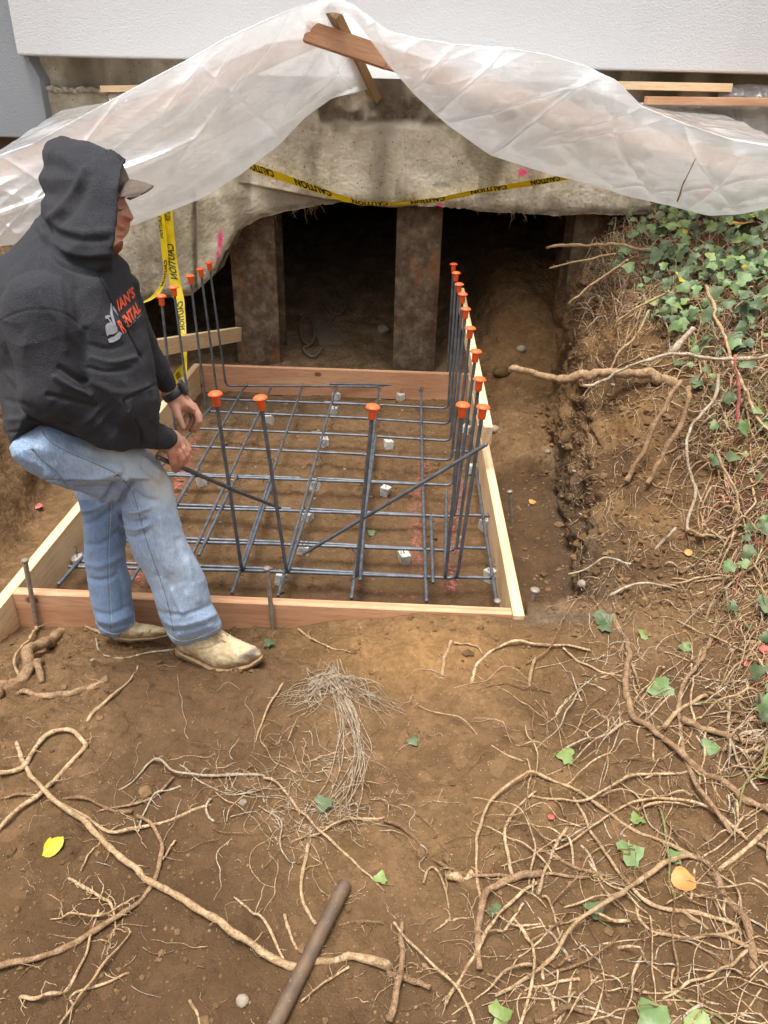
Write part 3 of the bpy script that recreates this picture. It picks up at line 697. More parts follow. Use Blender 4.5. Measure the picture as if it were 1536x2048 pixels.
# short right-hand continuation bars reaching the form
for py, x0, x1 in ((905, 905, 945), (1034, 900, 980), (1100, 905, 975), (1160, 900, 985)):
    A = W(x0, py); B = W(x1, py+2); part('crosswise_bar', [A+[0, .02, 0], B+[0, .02, 0]])
# lengthwise bars (far px, near px), some with near end turned up to a cap
ZL = ZM+.0145
lw = [((490, 772), (258, 1170)), ((543, 773), (353, 1176)), ((605, 772), (464, 1187)), ((673, 772), (556, 1192)), ((758, 775), (703, 1197)), ((842, 775), (853, 1203)), ((951, 935), (995, 1214)), ((425, 812), (117, 1169))]
for a, b in lw: 
    A = at_z(*a, ZL); B = at_z(*b, ZL); A[2] = B[2] = ZL; m_ = (A+B)/2+np.array([rnd.uniform(-.006, .006), 0, -.003]); part('lengthwise_bar', chaikin([A, m_, B], 2))
up = [((484, 1143), (432, 790), 0), ((574, 1149), (522, 798), 1), ((712, 1158), (745, 816), 2), ((890, 1160), (925, 812), 3)]
lab = ['orange cap beside the man\'s fist, left one of the two front caps', 'orange cap in front between the man\'s hand and the grid centre', 'lone orange cap in the middle of the front of the grid', 'large orange cap standing just left of the lowest right row cap']
far = [(620, 830), (680, 830), (762, 830), (850, 870)]
for (f, c, i), fr in zip(up, ((600, 830), (668, 900), (752, 870), (893, 985))):
    F_ = at_z(*f, ZL); T_ = at_y(c[0], c[1]+8, F_[1]-.01); A = at_z(*fr, ZL)
    if i in (0, 1): A = at_z(f[0]+ (f[0]-(464 if i == 0 else 556))*0+ {0: 62, 1: 60}[i], 960, ZL)
    part('lengthwise_bar', lbend(A, F_, T_)); cap_at(T_, T_-F_, lab[i], gcap)
# extra doubled laps seen in the front half
for a, b in (((474, 950), (398, 1110)), ((862, 1035), (866, 1165)), ((733, 990), (720, 1160)), ((398, 935), (322, 1060))):
    A = at_z(*a, ZL+.001); B = at_z(*b, ZL+.001); part('lengthwise_bar', [A, B])
# tie wires
mb = MB()
ties = [(490, 772), (605, 774), (673, 775), (758, 778), (842, 780), (758, 817), (842, 818), (600, 815), (672, 815), (590, 850), (660, 850), (752, 848), (845, 848), (845, 882), (745, 882), (648, 885), (560, 880), (640, 915), (735, 918), (848, 920), (545, 920), (620, 965), (728, 968), (850, 970), (530, 960), (608, 1025), (718, 1030), (852, 1034), (590, 1090), (710, 1098), (854, 1100), (572, 1147), (484, 1142), (706, 1155), (856, 1160), (985, 1158), (965, 1035), (610, 1085), (914, 1157), (905, 1040), (908, 1100)]
for u, v in ties:
    p = at_z(u, v, ZL+.004); a0 = rnd.uniform(0, 6.28)
    ring = [p+np.array([math.cos(a0+t)*.011, math.sin(a0+t)*.011, -.006+.010*math.sin(2*t)]) for t in np.linspace(0, 6.6, 12)]
    ring += [ring[-1]+np.array([.008, -.006, .012]), ring[-1]+np.array([.012+rnd.uniform(-.01, .01), -.01, .026])]
    mb.tube(ring, .0011, 4)
tag(link('tie_wire', mb.mesh('tie_wire'), M['wire'], cage), kind='stuff')
# loose braces across the grid
def loose(P, lab_): 
    mb = MB(); rebar_tube(mb, P); return link('rebar', mb.mesh('rebar'), M['rebar'], None, lab_, 'rebar')
loose([at_z(607, 1108, ZM+.02), at_y(974, 888, at_z(966, 1160, 0)[1]+.02)], 'single ribbed bar slanting from the grid up to the end of the kicker board')
fist = cp(357, 932, 2.06)
e2 = at_z(560, 1016, ZM+.10)
s2 = fist+(fist-e2)*.135
loose([s2, fist, (fist+e2)/2+np.array([0, 0, -.004]), e2], 'thin bar pinched in the man\'s fist, reaching down to an upright')

# ---------------------------------------------------------------- mortar spacer blocks
def dobie(px, py, i, label, s=.042):
    p = gnd(px, py+8); z = gz(p[0], p[1])-.006; h = rnd.uniform(.042, .055)
    V = []; n = 6
    mb = MB(); mb.box((0, 0, h/2), (s, s*rnd.uniform(.9, 1.1), h), jit=.004); me = mb.mesh('spacer_block', False); bevel_me(me, .003, 2)
    bm = bmesh.new(); bm.from_mesh(me); bmesh.ops.subdivide_edges(bm, edges=bm.edges, cuts=3, use_grid_fill=True)
    for v in bm.verts: v.co += Vector(v.co.normalized())*(.0022*mnoise(v.co*90+Vector((i*7, 0, 0))))
    bm.to_mesh(me); bm.free()
    root = empty('spacer_block', (p[0], p[1], z), label, 'spacer block', 'white mortar blocks holding the rebar grid off the soil')
    root.rotation_euler = (rnd.uniform(-.1, .1), rnd.uniform(-.1, .1), rnd.uniform(0, 1.5))
    b = bpy.data.objects.new('block', me); COL.objects.link(b); me.materials.append(M['dobie']); b.parent = root
    mb = MB()
    for q in range(2):
        a0 = rnd.uniform(0, 6.28); P = [np.array([.004*q, 0, h-.006]), np.array([.008*math.cos(a0), .008*math.sin(a0), h+.02]), np.array([.022*math.cos(a0), .022*math.sin(a0), h+.03+.01*q]), np.array([.03*math.cos(a0+.8), .03*math.sin(a0+.8), h+.018])]
        mb.tube(chaikin(P, 2), .0010, 4)
    wme = mb.mesh('wire_tie'); wme.materials.append(M['wire']); wo_ = bpy.data.objects.new('wire_tie', wme); COL.objects.link(wo_); wo_.parent = root
D = [((672, 790), 'white block in the far row of the grid, right of centre'), ((801, 791), 'small white block near the far board, right side'), ((670, 819), 'white block just below the far row centre block'),
     ((539, 837), 'white block beside the second front upright, far part of the grid'), ((650, 884), 'white block under the crossing left of the lone middle cap\'s bar'), ((776, 887), 'white block right of the lone middle upright, far half'),
     ((404, 962), 'white block nearest the man\'s fist, under the pinched bar'), ((629, 968), 'white block in the centre of the grid with wire on top'), ((770, 979), 'white block at centre right, just above the slanting bar'),
     ((614, 1031), 'white block just left of the slanting bar, upper of two'), ((607, 1096), 'white block at the lower end of the slanting bar'), ((808, 1115), 'clean white block right of the lone middle upright, near half'),
     ((563, 1160), 'chipped white block near the front board, left of centre'), ((944, 936), 'white block under the uprights near the kicker board end'), ((969, 1049), 'white block beside the right form board, middle one'),
     ((983, 1154), 'white block at the near right corner of the grid'), ((932, 857), 'white block in shade behind the right row uprights'), ((157, 1122), 'white block behind the man\'s far leg at the left board')]
for i, (p, l) in enumerate(D): dobie(p[0], p[1], i, l)

# ---------------------------------------------------------------- steel stakes
def stake(top, botm, Y, label, r=.0078, yb=None):
    T_ = at_y(*top, Y); B_ = at_y(*botm, (yb or Y)); B_ = B_+(B_-T_)*.5
    mb = MB(); n = 16; Q = resample([T_, B_], n)+nr.uniform(-.0006, .0006, (n, 3)); mb.tube(Q, r*(1+.05*np.sin(np.arange(n))), 12)
    root = empty('form_stake', tuple(B_), label, 'stake', 'steel stakes holding the form boards')
    link('shaft', mb.mesh('shaft'), M['stake'], root)
    mb = MB(); ax = (T_-B_)/np.linalg.norm(T_-B_); mb.tube([T_-ax*.004, T_+ax*.001, T_+ax*.005, T_+ax*.007], [r*1.3, r*1.55, r*1.45, r*.9], 14); link('head', mb.mesh('head'), M['stake'], root)
yo = FY0-BT-.014
stake((50, 1122), (72, 1240), yo, 'steel stake at the left end of the near form board')
stake((534, 1138), (545, 1245), yo, 'steel stake standing at the middle of the near form board')
stake((1020, 984), (1026, 1075), 2.85, 'steel stake halfway along the outside of the right form board')
stake((1070, 1181), (1060, 1225), 2.09, 'short steel stake in the trench outside the near right corner', .011)
stake((995, 1203), (994, 1216), FY0+.02, 'stub of a stake just inside the near right corner', .008)

# ================================================================ CAUTION TAPE
def text_mesh(s, bold=.02, res=3):
    cu = bpy.data.curves.new('txt', 'FONT'); cu.body = s; cu.size = 1.0; cu.offset = bold; cu.resolution_u = res; cu.space_character = 1.05
    ob = bpy.data.objects.new('txt', cu); COL.objects.link(ob); dg = bpy.context.evaluated_depsgraph_get(); dg.update()
    me = bpy.data.meshes.new_from_object(ob.evaluated_get(dg)); bpy.data.objects.remove(ob); bpy.data.curves.remove(cu)
    bm = bmesh.new(); bm.from_mesh(me); bmesh.ops.triangulate(bm, faces=bm.faces)
    for _ in range(2):
        ed = [e for e in bm.edges if e.calc_length() > .12]
        if ed: bmesh.ops.subdivide_edges(bm, edges=ed, cuts=1)
    bmesh.ops.triangulate(bm, faces=bm.faces)
    V = np.array([v.co[:2] for v in bm.verts]); F = [[v.index for v in f.verts] for f in bm.faces]; bm.free(); bpy.data.meshes.remove(me); return V, F
CV, CF = text_mesh('CAUTION', .035)
CV = CV-CV.min(0); CV = CV/CV.max(0)
def ribbon(name, C, Wd, label, txt, mirror=False, flip=False, toward=None, ink='ink', parent=None, wr=.002, hang=0):
    # C centre line points, Wd width vectors (full width), both arrays; txt = list of (s0, s1) spans in metres carrying the word
    C = np.array(C, float); Wd = np.array(Wd, float)
    CW = resample(np.concatenate([C, Wd], 1), 10) if False else None
    d = np.r_[0, np.cumsum(np.linalg.norm(np.diff(C, axis=0), axis=1))]; L = d[-1]; n = max(20, int(L/.008)); t = np.linspace(0, L, n)
    from_ = lambda A: np.stack([np.interp(t, d, A[:, k]) for k in range(3)], 1)
    C2 = from_(C); W2 = from_(Wd)
    for _ in range(6): C2[1:-1] = (C2[:-2]+2*C2[1:-1]+C2[2:])/4; W2[1:-1] = (W2[:-2]+2*W2[1:-1]+W2[2:])/4
    T = np.gradient(C2, axis=0); N = np.cross(T, W2); N /= np.linalg.norm(N, axis=1)[:, None]
    if (N.mean(0)@(CAM-C2.mean(0))) < 0: N = -N
    m = 9; vv = np.linspace(-.5, .5, m)
    V = C2[:, None]+W2[:, None]*vv[None, :, None]
    off = wr*fbm(np.stack(np.broadcast_arrays(t[:, None]*14, vv[None]*3, 0.0), -1), 3)*2.5
    V = V+N[:, None]*off[..., None]
    me = mesh(name, V.reshape(-1, 3), gridF(n, m))
    o = link(name, me, M['tape'], parent, label if parent is None else None, 'caution tape' if parent is None else None)
    def ev(s, v):
        fi = np.clip(s/L*(n-1), 0, n-1.001); i = fi.astype(int); f = fi-i; vj = np.clip((v+.5)*(m-1), 0, m-1.001); j = vj.astype(int); g = vj-j
        P = V[i, j]*((1-f)*(1-g))[:, None]+V[i+1, j]*(f*(1-g))[:, None]+V[i, j+1]*((1-f)*g)[:, None]+V[i+1, j+1]*(f*g)[:, None]
        return P+N[i]*.0016
    for s0, s1, hv in txt:
        u = CV[:, 0]; v = (CV[:, 1]-.5)*hv[0]+hv[1]
        if mirror: v = -v
        if flip: u = 1-u; v = -v
        link('lettering', mesh('lettering', ev(s0+(s1-s0)*u, v), CF), M[ink], o)
    return o
def tapeA(y=YW-.035):
    px = [(488, 326), (500, 333), (560, 353), (620, 374), (680, 395), (722, 407), (800, 408), (880, 399), (960, 382), (1040, 370), (1120, 357), (1150, 352)]
    wd = [17, 17, 17, 17, 13, 8, 7, 8, 9, 10, 11, 11]
    C = []; Wv = []
    for (u, v), k in zip(px, wd): P = at_y(u, v, y-.01*math.sin((u-480)/90)); C.append(P); Wv.append((at_y(u-k*.18, v-k*.5, y-.012)-at_y(u+k*.18, v+k*.5, y+.012)))
    C = np.array(C); L = np.linalg.norm(np.diff(C, axis=0), axis=1).sum(); s = lambda u: np.interp(u, [p[0] for p in px], np.r_[0, np.cumsum(np.linalg.norm(np.diff(C, axis=0), axis=1))])
    tx = [(s(a), s(b), (.95, -.10)) for a, b in ((492, 548), (590, 663), (704, 776), (822, 890), (942, 1014), (1062, 1120))]
    return ribbon('caution_tape', C, Wv, 'yellow caution tape sagging across the concrete above the opening, printed CAUTION', tx, flip=True)
tapeA()
# hanging tape beside the man's face: wide back face, folded left strip that swings to the left
def vt(pxl, pxr, Y): 
    A = np.array([at_y(*p, y) for p, y in zip(pxl, Y)]); B = np.array([at_y(*p, y) for p, y in zip(pxr, Y)]); return (A+B)/2, (A-B)
Yt = YW-.05
L1 = [(324, 420), (328, 480), (332, 520), (341, 575), (351, 610), (357, 650), (366, 700), (370, 745)]; R1 = [(344, 415), (350, 480), (355, 530), (363, 575), (369, 600), (372, 650), (374, 700), (374, 745)]
C, Wv = vt(L1, R1, [Yt-.06, Yt-.06, Yt-.07, Yt-.10, Yt-.15, Yt-.25, Yt-.4, Yt-.6])
d_ = np.r_[0, np.cumsum(np.linalg.norm(np.diff(C, axis=0), axis=1))]; ys_ = [(a[1]+b[1])/2 for a, b in zip(L1, R1)]
s = lambda v: float(np.interp(v, ys_, d_))
t1 = ribbon('caution_tape', C, Wv, 'yellow caution tape hanging beside the man\'s face, printed CAUTION seen from behind', [(s(487), s(558), (.66, 0.0)), (s(418), s(441), (.6, .0)), (s(603), s(660), (.66, 0))], ink='ink_back')
L2 = [(316, 425), (320, 470), (325, 520), (328, 550), (318, 575), (303, 594), (282, 607), (270, 612)]; R2 = [(327, 425), (334, 480), (337, 520), (335, 552), (327, 574), (318, 590), (300, 602), (284, 608)]
C, Wv = vt(L2, R2, [Yt-.085, Yt-.085, Yt-.09, Yt-.09, Yt-.10, Yt-.12, Yt-.14, Yt-.15])
d_ = np.r_[0, np.cumsum(np.linalg.norm(np.diff(C, axis=0), axis=1))]; ys_ = [(a[1]+b[1])/2 for a, b in zip(L2, R2)]
ribbon('caution_tape', C, Wv, 'narrow folded yellow tape strip curling left behind the man\'s chest', [(s(432), s(478), (.55, .25)), (s(520), s(572), (.6, .0))])
C, Wv = vt([(345, 752), (357, 735), (366, 728)], [(353, 768), (366, 752), (374, 742)], [3.9, 4.1, 4.28])
ribbon('caution_tape', C, Wv, 'scrap of yellow tape lying over the far left form board', [(.05, .16, (.6, 0))])

# ================================================================ PLASTIC SHEETS
def sheet(name, top, hem, ytop, yhem, label, mat, wr, nu=420, nv=150, bulge=.05, back=None, seed=0, cat='plastic sheet', group=None, foldseed=0):
    top = np.array(top, float); hem = np.array(hem, float); n = len(top)
    T3 = np.array([at_y(a, b, y) for (a, b), y in zip(top, ytop)]); H3 = np.array([at_y(a, b, y) for (a, b), y in zip(hem, yhem)])
    def sm(A): 
        d = np.r_[0, np.cumsum(np.linalg.norm(np.diff(T3+H3, axis=0), axis=1))]; t = np.linspace(0, d[-1], nu); B = np.stack([np.interp(t, d, A[:, k]) for k in range(3)], 1)
        for _ in range(10): B[1:-1] = (B[:-2]+2*B[1:-1]+B[2:])/4
        return B
    T3, H3 = sm(T3), sm(H3); v = np.linspace(0, 1, nv)[None, :, None]
    P = T3[:, None]*(1-v)+H3[:, None]*v
    Tn = np.cross(np.gradient(P, axis=0), np.gradient(P, axis=1)); Tn /= np.linalg.norm(Tn, axis=-1)[..., None]+1e-9
    if (Tn*(CAM-P)).sum(-1).mean() < 0: Tn = -Tn
    vv = v[..., 0]; e = np.minimum(1, np.minimum(vv, 1-vv)*7+.12)
    disp = -bulge*np.sin(np.pi*vv)
    w_ = wr(P, vv)
    P = P+Tn*(disp+w_*e)[..., None]
    V = P
    if back:   # a flap running back from the top edge to the wall, over the boards
        k = 26; Bk = T3.copy(); Bk[:, 1] = YS-.03; Bk[:, 2] = np.minimum(T3[:, 2]-.02, ZWB-.02)*.4+.6*(ZTOP+.05); s_ = np.linspace(1, 0, k)[None, :-1, None]
        B = T3[:, None]*(1-s_)+Bk[:, None]*s_; B[..., 2] += .02*fbm(B*6, 3)*np.sin(np.pi*s_[..., 0]); V = np.concatenate([B, P], 1)
    me = mesh(name, V.reshape(-1, 3), gridF(V.shape[0], V.shape[1]))
    return link(name, me, M[mat], None, label, cat, group)
def wrinkL(P, v):
    a = P@np.array([.80, .15, .58]); b = P@np.array([-.58, .1, .80])        # folds run down along the slope
    Q = np.stack([a*1.1, b*7.5, a*0], -1); Q2 = np.stack([a*2.6, b*19, a*0+3], -1); Q3 = np.stack([b*2+a*5, a*7-b*5, a*0+9], -1)
    return .034*(ridged(Q, 2)-.6)+.008*(ridged(Q2, 2)-.6)+.008*(ridged(Q3, 2)-.7)+.0015*fbm(P*18, 2)+.020*ridged(np.stack([a*.9, b*6+a*1.3, a*0+31], -1), 1)**7+.012*ridged(np.stack([a*1.6, b*13-a*3, a*0+47], -1), 1)**8+.010*ridged(np.stack([b*1.6, a*7+b*2, a*0+57], -1), 1)**9
def wrinkR(P, v):
    a = P@np.array([.82, -.1, -.56]); b = P@np.array([.5, .1, .86]); c = 1.0
    w1 = np.stack([a*3.2+.6*vn(P*3), b*7, a*0+20], -1); w2 = np.stack([P[..., 0]*9+P[..., 2]*5, P[..., 2]*8-P[..., 0]*3, P[..., 1]*2], -1)
    return .050*(ridged(w1*.7, 2)-.62)+.024*(ridged(w2*.8, 2)-.7)+.0035*(ridged(P*14, 2)-.6)+.026*ridged(np.stack([a*1.3, b*6+a*1.5, a*0+31], -1), 1)**7+.020*ridged(np.stack([b*1.6, a*6.5-b*2, a*0+51], -1), 1)**8+.012*ridged(np.stack([(a+b)*1.4, (a-b)*9, a*0+61], -1), 1)**8
tl = [(-70, 345), (0, 310), (65, 287), (130, 250), (200, 212), (300, 158), (380, 116), (450, 76), (520, 44), (600, 10), (640, 0), (655, -2)]
hl = [(-70, 515), (0, 492), (110, 480), (200, 466), (270, 450), (335, 424), (400, 398), (480, 350), (560, 288), (610, 236), (665, 196), (745, 176)]
gs = 'plastic film draped over the tent frame'
sheet('plastic_sheet', tl, hl, [3.40, 3.46, 3.52, 3.58, 3.64, 3.73, 3.80, 3.86, 3.92, 3.96, 3.98, 3.98], [3.35, 3.40, 3.5, 3.6, 3.68, 3.78, 3.88, 4.02, 4.18, 4.34, 4.48, 4.56],
      'milky plastic sheet sloping down behind the man, left side of the tent', 'sheet', wrinkL, nu=380, nv=170, bulge=-.02, back=True, group=gs)
tr_ = [(640, 4), (672, 0), (705, 8), (742, 34), (775, 60), (835, 76), (910, 88), (1010, 94), (1090, 108), (1170, 130), (1232, 158), (1285, 212), (1380, 250), (1460, 278), (1600, 300)]
hr = [(641, 30), (668, 24), (705, 34), (735, 72), (775, 128), (830, 190), (895, 250), (980, 310), (1105, 350), (1180, 368), (1260, 394), (1345, 412), (1420, 432), (1480, 428), (1600, 402)]
sheet('plastic_sheet', tr_, hr, [3.98, 3.97, 3.97, 3.97, 3.97, 3.96, 3.94, 3.90, 3.87, 3.84, 3.8, 3.74, 3.66, 3.6, 3.5], [3.90, 3.90, 3.92, 3.95, 4.0, 4.06, 4.10, 4.10, 4.05, 4.0, 3.95, 3.9, 3.82, 3.75, 3.6],
      'crumpled milky plastic sheet sloping down over the ivy, right side of the tent', 'sheet', wrinkR, nu=460, nv=170, bulge=-.03, back=True, group=gs)
def wrinkG(P, v):
    return .035*(ridged(np.stack([P[..., 0]*7+P[..., 2]*2, P[..., 2]*3, P[..., 1]], -1), 3)-.65)+.012*(ridged(P*24, 2)-.6)
sheet('plastic_sheet', [(1275, 205), (1350, 206), (1450, 208), (1560, 210), (1680, 213)], [(1285, 300), (1350, 320), (1450, 330), (1560, 330), (1680, 330)], [4.50]*5, [4.42]*5,
      'grey crinkled plastic hanging under the long ledge board at right', 'sheet_grey', wrinkG, nu=200, nv=70, bulge=.0)
sheet('plastic_sheet', [(1436, 188), (1455, 172), (1500, 168), (1560, 172), (1680, 176)], [(1436, 196), (1460, 197), (1500, 198), (1560, 199), (1680, 202)], [4.56]*5, [4.52]*5,
      'small fold of grey plastic tucked behind the ledge boards at right', 'sheet_grey', wrinkG, nu=120, nv=30, bulge=.0)
sheet('plastic_sheet', [(216, 190), (232, 187), (260, 186), (330, 184)], [(222, 215), (236, 222), (262, 225), (330, 228)], [4.56]*4, [4.50]*4,
      'grey plastic under the left ledge board end, beside the tent', 'sheet_grey', wrinkG, nu=80, nv=30, bulge=.0)

# ================================================================ ROOTS, VINES, LEAVES, CRUMBS
A_ = lambda P: [(x/2, 1200+y/2) for x, y in P]
B_ = lambda P: [(768+x/2, 1200+y/2) for x, y in P]
C_ = lambda P: [(1000+x/2.354, 380+y/2.354) for x, y in P]
def ptube(mb, P3, r0, r1, k=7, seed=0, m=0, lump=.18, wob=.75):
    P3 = np.asarray(P3, float); L = np.linalg.norm(np.diff(P3, axis=0), axis=1).sum(); st = max(.004, min(.012, (r0+r1)*.8)); n = max(6, min(260, int(L/st)))
    Q = resample(P3, n); t = np.linspace(0, 1, n); s_ = t*L
    z = np.zeros(n); r = (r0*(1-t)+r1*t)
    Q = Q+np.stack([vn(np.stack([s_*28, z+seed, z+k_], 1)) for k_ in (1.3, 5.7, 9.1)], 1)*(r*wob+.0006)[:, None]+np.stack([vn(np.stack([s_*9, z+seed, z+k_], 1)) for k_ in (2.3, 6.7, 3.1)], 1)*(r*.8+.003)[:, None]
    r = r*(1+lump*1.3*vn(np.stack([s_*60, z+seed, z], 1))+lump*.8*vn(np.stack([s_*17, z+seed, z+4], 1))); mb.tube(Q, np.maximum(r, .0004), k, m)
    return Q
def on_ground(pts, r, arch=.0, seed=0):
    P = chaikin(pts, 3); G = np.array([gnd(a, b) for a, b in P])
    for _ in range(3): G[1:-1] = (G[:-2]+G[1:-1]*2+G[2:])/4
    n = len(G); t = np.linspace(0, 1, n); lift = r*.35+.001+r*1.1*vn(np.stack([t*9+seed, t*0+3, t*0], 1))+arch*np.clip(vn(np.stack([t*4+seed, t*0, t*0], 1))+.3, 0, 1)*np.sin(np.pi*t)
    G[:, 2] += lift; return G
RC = [0]
def root(pts, r0, r1, mat, label, arch=.012, hairs=0, group=None, name='root', free=None, cat='root', twigs=0):
    RC[0] += 1; sd = RC[0]*3.7
    if free: P = chaikin(pts, 3); yy = np.linspace(free[0], free[1], len(P)); G = np.array([at_y(a, b, y) for (a, b), y in zip(P, yy)])
    else: G = on_ground(pts, max(r0, r1)*1.9/FPX, arch, sd)
    Zd = (G-CAM)@FW; R0, R1 = r0*Zd[0]/FPX, r1*Zd[-1]/FPX
    mb = MB(); Q = ptube(mb, G, R0, R1, 9 if max(r0, r1) > 4 else 7, sd)
    for k in range(hairs):
        i = rnd.randrange(2, len(Q)-2); d = np.array([rnd.gauss(0, 1), rnd.gauss(0, 1), rnd.uniform(-.1, .5)]); d /= np.linalg.norm(d); L = rnd.uniform(.015, .07); H = [Q[i]]
        for s_ in range(6): d = d+np.array([rnd.gauss(0, .45), rnd.gauss(0, .45), rnd.gauss(0, .25)-.1]); d /= np.linalg.norm(d); p = H[-1]+d*L/6; H.append(p)
        H = np.array(H)
        if not free:
            for q in H: q[2] = max(q[2], gz(q[0], q[1])+.001)
        mb.tube(H, np.linspace(.0013, .0005, 7), 5)
    return link(name, mb.mesh(name), M[mat], None, label, cat, group)
